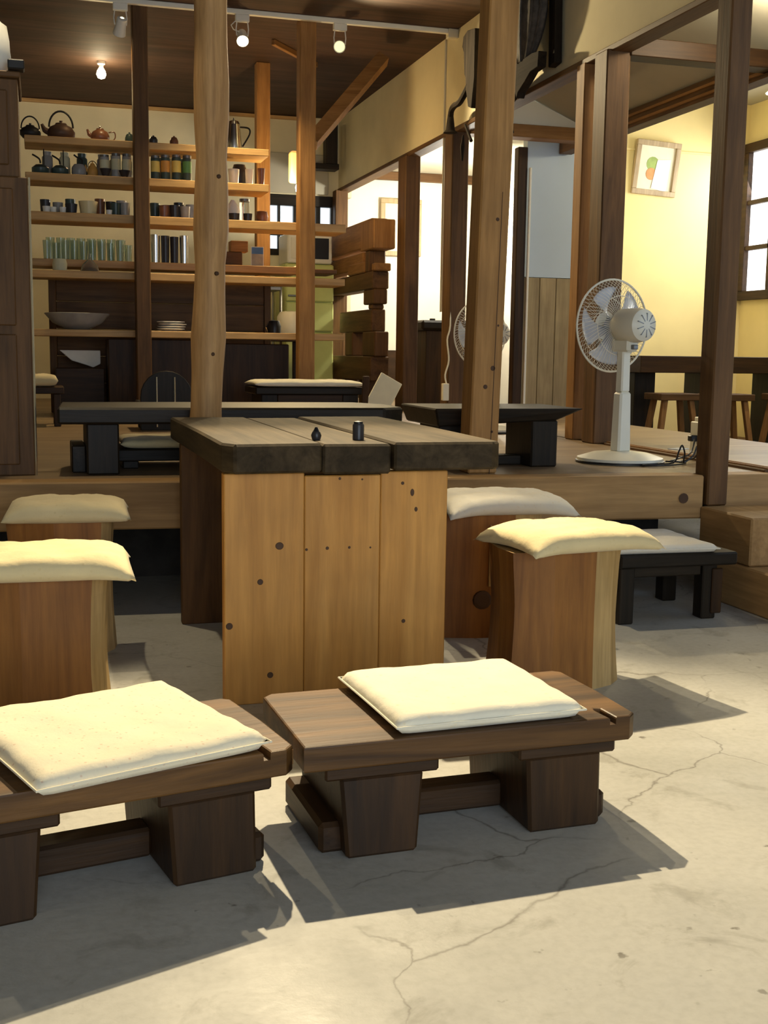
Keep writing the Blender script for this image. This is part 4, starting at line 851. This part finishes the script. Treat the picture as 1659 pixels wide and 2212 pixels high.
pa = [(-.145, 0), (.145, 0), (.145, .19)]+[(.145*math.cos(a), .19+.145*math.sin(a)) for a in [PI*k/12 for k in range(1, 12)]]+[(-.145, .19)]
MB().prism(pa, -.02, .01, 'y', .003).build('backrest', 'black_Z', t); box('seat', (-.15, .15, .01, .30, .12, .16), 'black_X', t)
for x in (-.055, .045): MB().tube([(x, -.028, .02), (x, -.028, .30)], .004, 6).build('metal_rod', 'steel', t)
for x in (-.12, .12): box('leg', (x-.018, x+.018, .24, .28, 0, .12), 'black_Z', t)
t = thing('corner_stool', 'dark stool at the left behind the cabinet', 'stool', (-.02, 7.25, ZP))
box('seat', (-.16, .16, -.16, .16, .19, .23), 'dark_X', t)
for (x, y) in ((-.12, -.12), (.12, -.12), (-.12, .12), (.12, .12)): box('leg', (x-.02, x+.02, y-.02, y+.02, 0, .19), 'dark_Z', t)
pillow(.26, .30, .07, 0, p=6, mat='pad_stool', name='small_cushion', loc=(-.02, 7.22, ZP+.231), label='small yellow cushion on the stool at the left edge of the cabinet')
t = thing('paper_sack', 'crumpled white paper sack below the wide bowl', 'sack', (.27, 8.36, ZP))
box('crate', (-.16, .16, -.1, .12, 0, .32), 'dark_X', t)
MB().prism([(-.13, .44), (.14, .44), (.14, .35), (.09, .325), (.05, .34), (-.05, .37)], -.02, .03, 'y', .004).build('sheet', 'paper', t)

# ------------------------------------------------------------------ stacked old timbers against the bright opening
t = thing('timber_stack', 'stack of heavy old timbers and blocks against the bright opening', 'timbers', (2.66, 9.25, ZP))
for nm, d, mt in (('beam', (-.07, .07, .05, 1.72, 1.30, 1.52), 'post_Y'), ('beam', (-.06, .06, .35, 1.72, 1.14, 1.27), 'post_Y'), ('beam', (-.07, .07, .0, 1.72, .96, 1.10), 'brown_Y'),
                  ('beam', (-.06, .06, .05, 1.1, .62, .80), 'brown_Y'), ('beam', (-.08, .08, .0, 1.72, .22, .42), 'brown_Y'),
                  ('block', (-.09, .09, -.10, .30, 1.27, 1.50), 'post_Z'), ('block', (-.07, .07, .10, .22, 1.10, 1.27), 'brown_Z'), ('block', (-.08, .08, .22, .75, 1.10, 1.19), 'post_Y'), ('block', (-.07, .07, -.06, .02, 1.10, 1.16), 'post_Y'),
                  ('block', (-.06, .06, .0, .30, .84, .96), 'brown_Z'), ('block', (-.05, .05, .06, .18, .80, .84), 'brown_Z'), ('block', (-.06, .06, -.05, .32, .42, .62), 'brown_Z'), ('block', (-.06, .06, .65, .9, .42, .62), 'brown_Z'),
                  ('upright', (-.07, .05, 1.35, 1.6, .0, .96), 'brown_Z'), ('upright', (-.06, .06, .3, .42, 0, .22), 'brown_Z'), ('upright', (-.06, .06, .9, 1.0, 0, .22), 'brown_Z')):
    box(nm, d, mt, t, bev=.008)

# ------------------------------------------------------------------ things in the rooms beyond
def picture(x, y, z, w_, h_, label, art):
    t = thing('picture_frame', label, 'picture', (x, y, z))
    b = .045
    for nm, d in (('frame_rail', (-w_/2, w_/2, -.035, 0, -h_/2, -h_/2+b)), ('frame_rail', (-w_/2, w_/2, -.035, 0, h_/2-b, h_/2)), ('frame_stile', (-w_/2, -w_/2+b, -.035, 0, -h_/2+b, h_/2-b)), ('frame_stile', (w_/2-b, w_/2, -.035, 0, -h_/2+b, h_/2-b))): box(nm, d, 'frame_wood', t)
    box('mat_board', (-w_/2+b, w_/2-b, -.012, -.004, -h_/2+b, h_/2-b), 'print_paper', t, bev=0)
    if art:
        MB().lathe([(0, 0), (.06, 0), (.062, -.002)], 14, mat=Matrix.Translation((-.035, -.0135, .035)) @ Matrix.Rotation(PI/2, 4, 'X')).build('painted_leaf', 'paint_green', t)
        MB().lathe([(0, 0), (.05, 0), (.052, -.002)], 14, mat=Matrix.Translation((-.04, -.015, -.05)) @ Matrix.Rotation(PI/2, 4, 'X')).build('painted_fruit', 'paint_orange', t)
        MB().prism([(.005, .07), (.135, .085), (.12, -.19), (-.025, -.17)], -.018, -.016, 'y', 0).build('painted_glare', 'ceramic_white', t, label='white painted reflection covering part of the picture')  # flat white patch paints in a reflection on the picture glass
    return t
p_ = picture(5.26, 9.585, 2.545, .43, .46, 'framed fruit picture on the yellow wall with a painted white reflection over it', True)
p_.rotation_euler = (math.radians(6), math.radians(3), 0)
p2 = picture(3.47, 11.385, 2.13, .42, .55, 'wooden framed picture on the bright white wall', False)
t = thing('corridor_chest', 'dark chest with an overhanging top in front of the bright wall', 'chest', (3.37, 9.65, ZP))
box('body', (-.25, .27, -.2, .2, 0, .64), 'dark_Z', t); box('top', (-.30, .32, -.24, .22, .64, .725), 'black_X', t, bev=.02); box('knob', (-.21, -.17, -.2, -.16, .725, .74), 'black_X', t)
t = thing('side_room_table', 'long dark table in the yellow side room', 'table', (5.2, 8.5, .18))
box('tabletop', (-.75, .75, -.3, .3, .60, .73), 'dark_X', t)
for x in (-.62, -.02, .62): box('leg', (x-.09, x+.09, -.14, .14, 0, .60), 'black_Z', t)
def plank_stool(x, y, label, first=[None]):
    if first[0]: return dup(first[0], (x, y, .18), None, label)
    t = thing('plank_stool', label, 'stool', (x, y, .18), 0, 'splayed stools in the side room'); first[0] = t
    box('seat', (-.17, .17, -.13, .13, .40, .45), 'brown_X', t)
    for sx in (-1, 1):
        for sy in (-1, 1):
            MB().hull8([(sx*.17-.02, sy*.11-.02, 0), (sx*.17+.02, sy*.11-.02, 0), (sx*.17+.02, sy*.11+.02, 0), (sx*.17-.02, sy*.11+.02, 0)], [(sx*.11-.02, sy*.08-.02, .40), (sx*.11+.02, sy*.08-.02, .40), (sx*.11+.02, sy*.08+.02, .40), (sx*.11-.02, sy*.08+.02, .40)], .003).build('leg', 'post_Z', t)
    return t
plank_stool(4.62, 8.0, 'splayed wooden stool behind the fan column'); plank_stool(5.02, 7.9, 'splayed wooden stool in the middle of the side room table'); plank_stool(5.62, 7.95, 'splayed wooden stool right of the corner post')
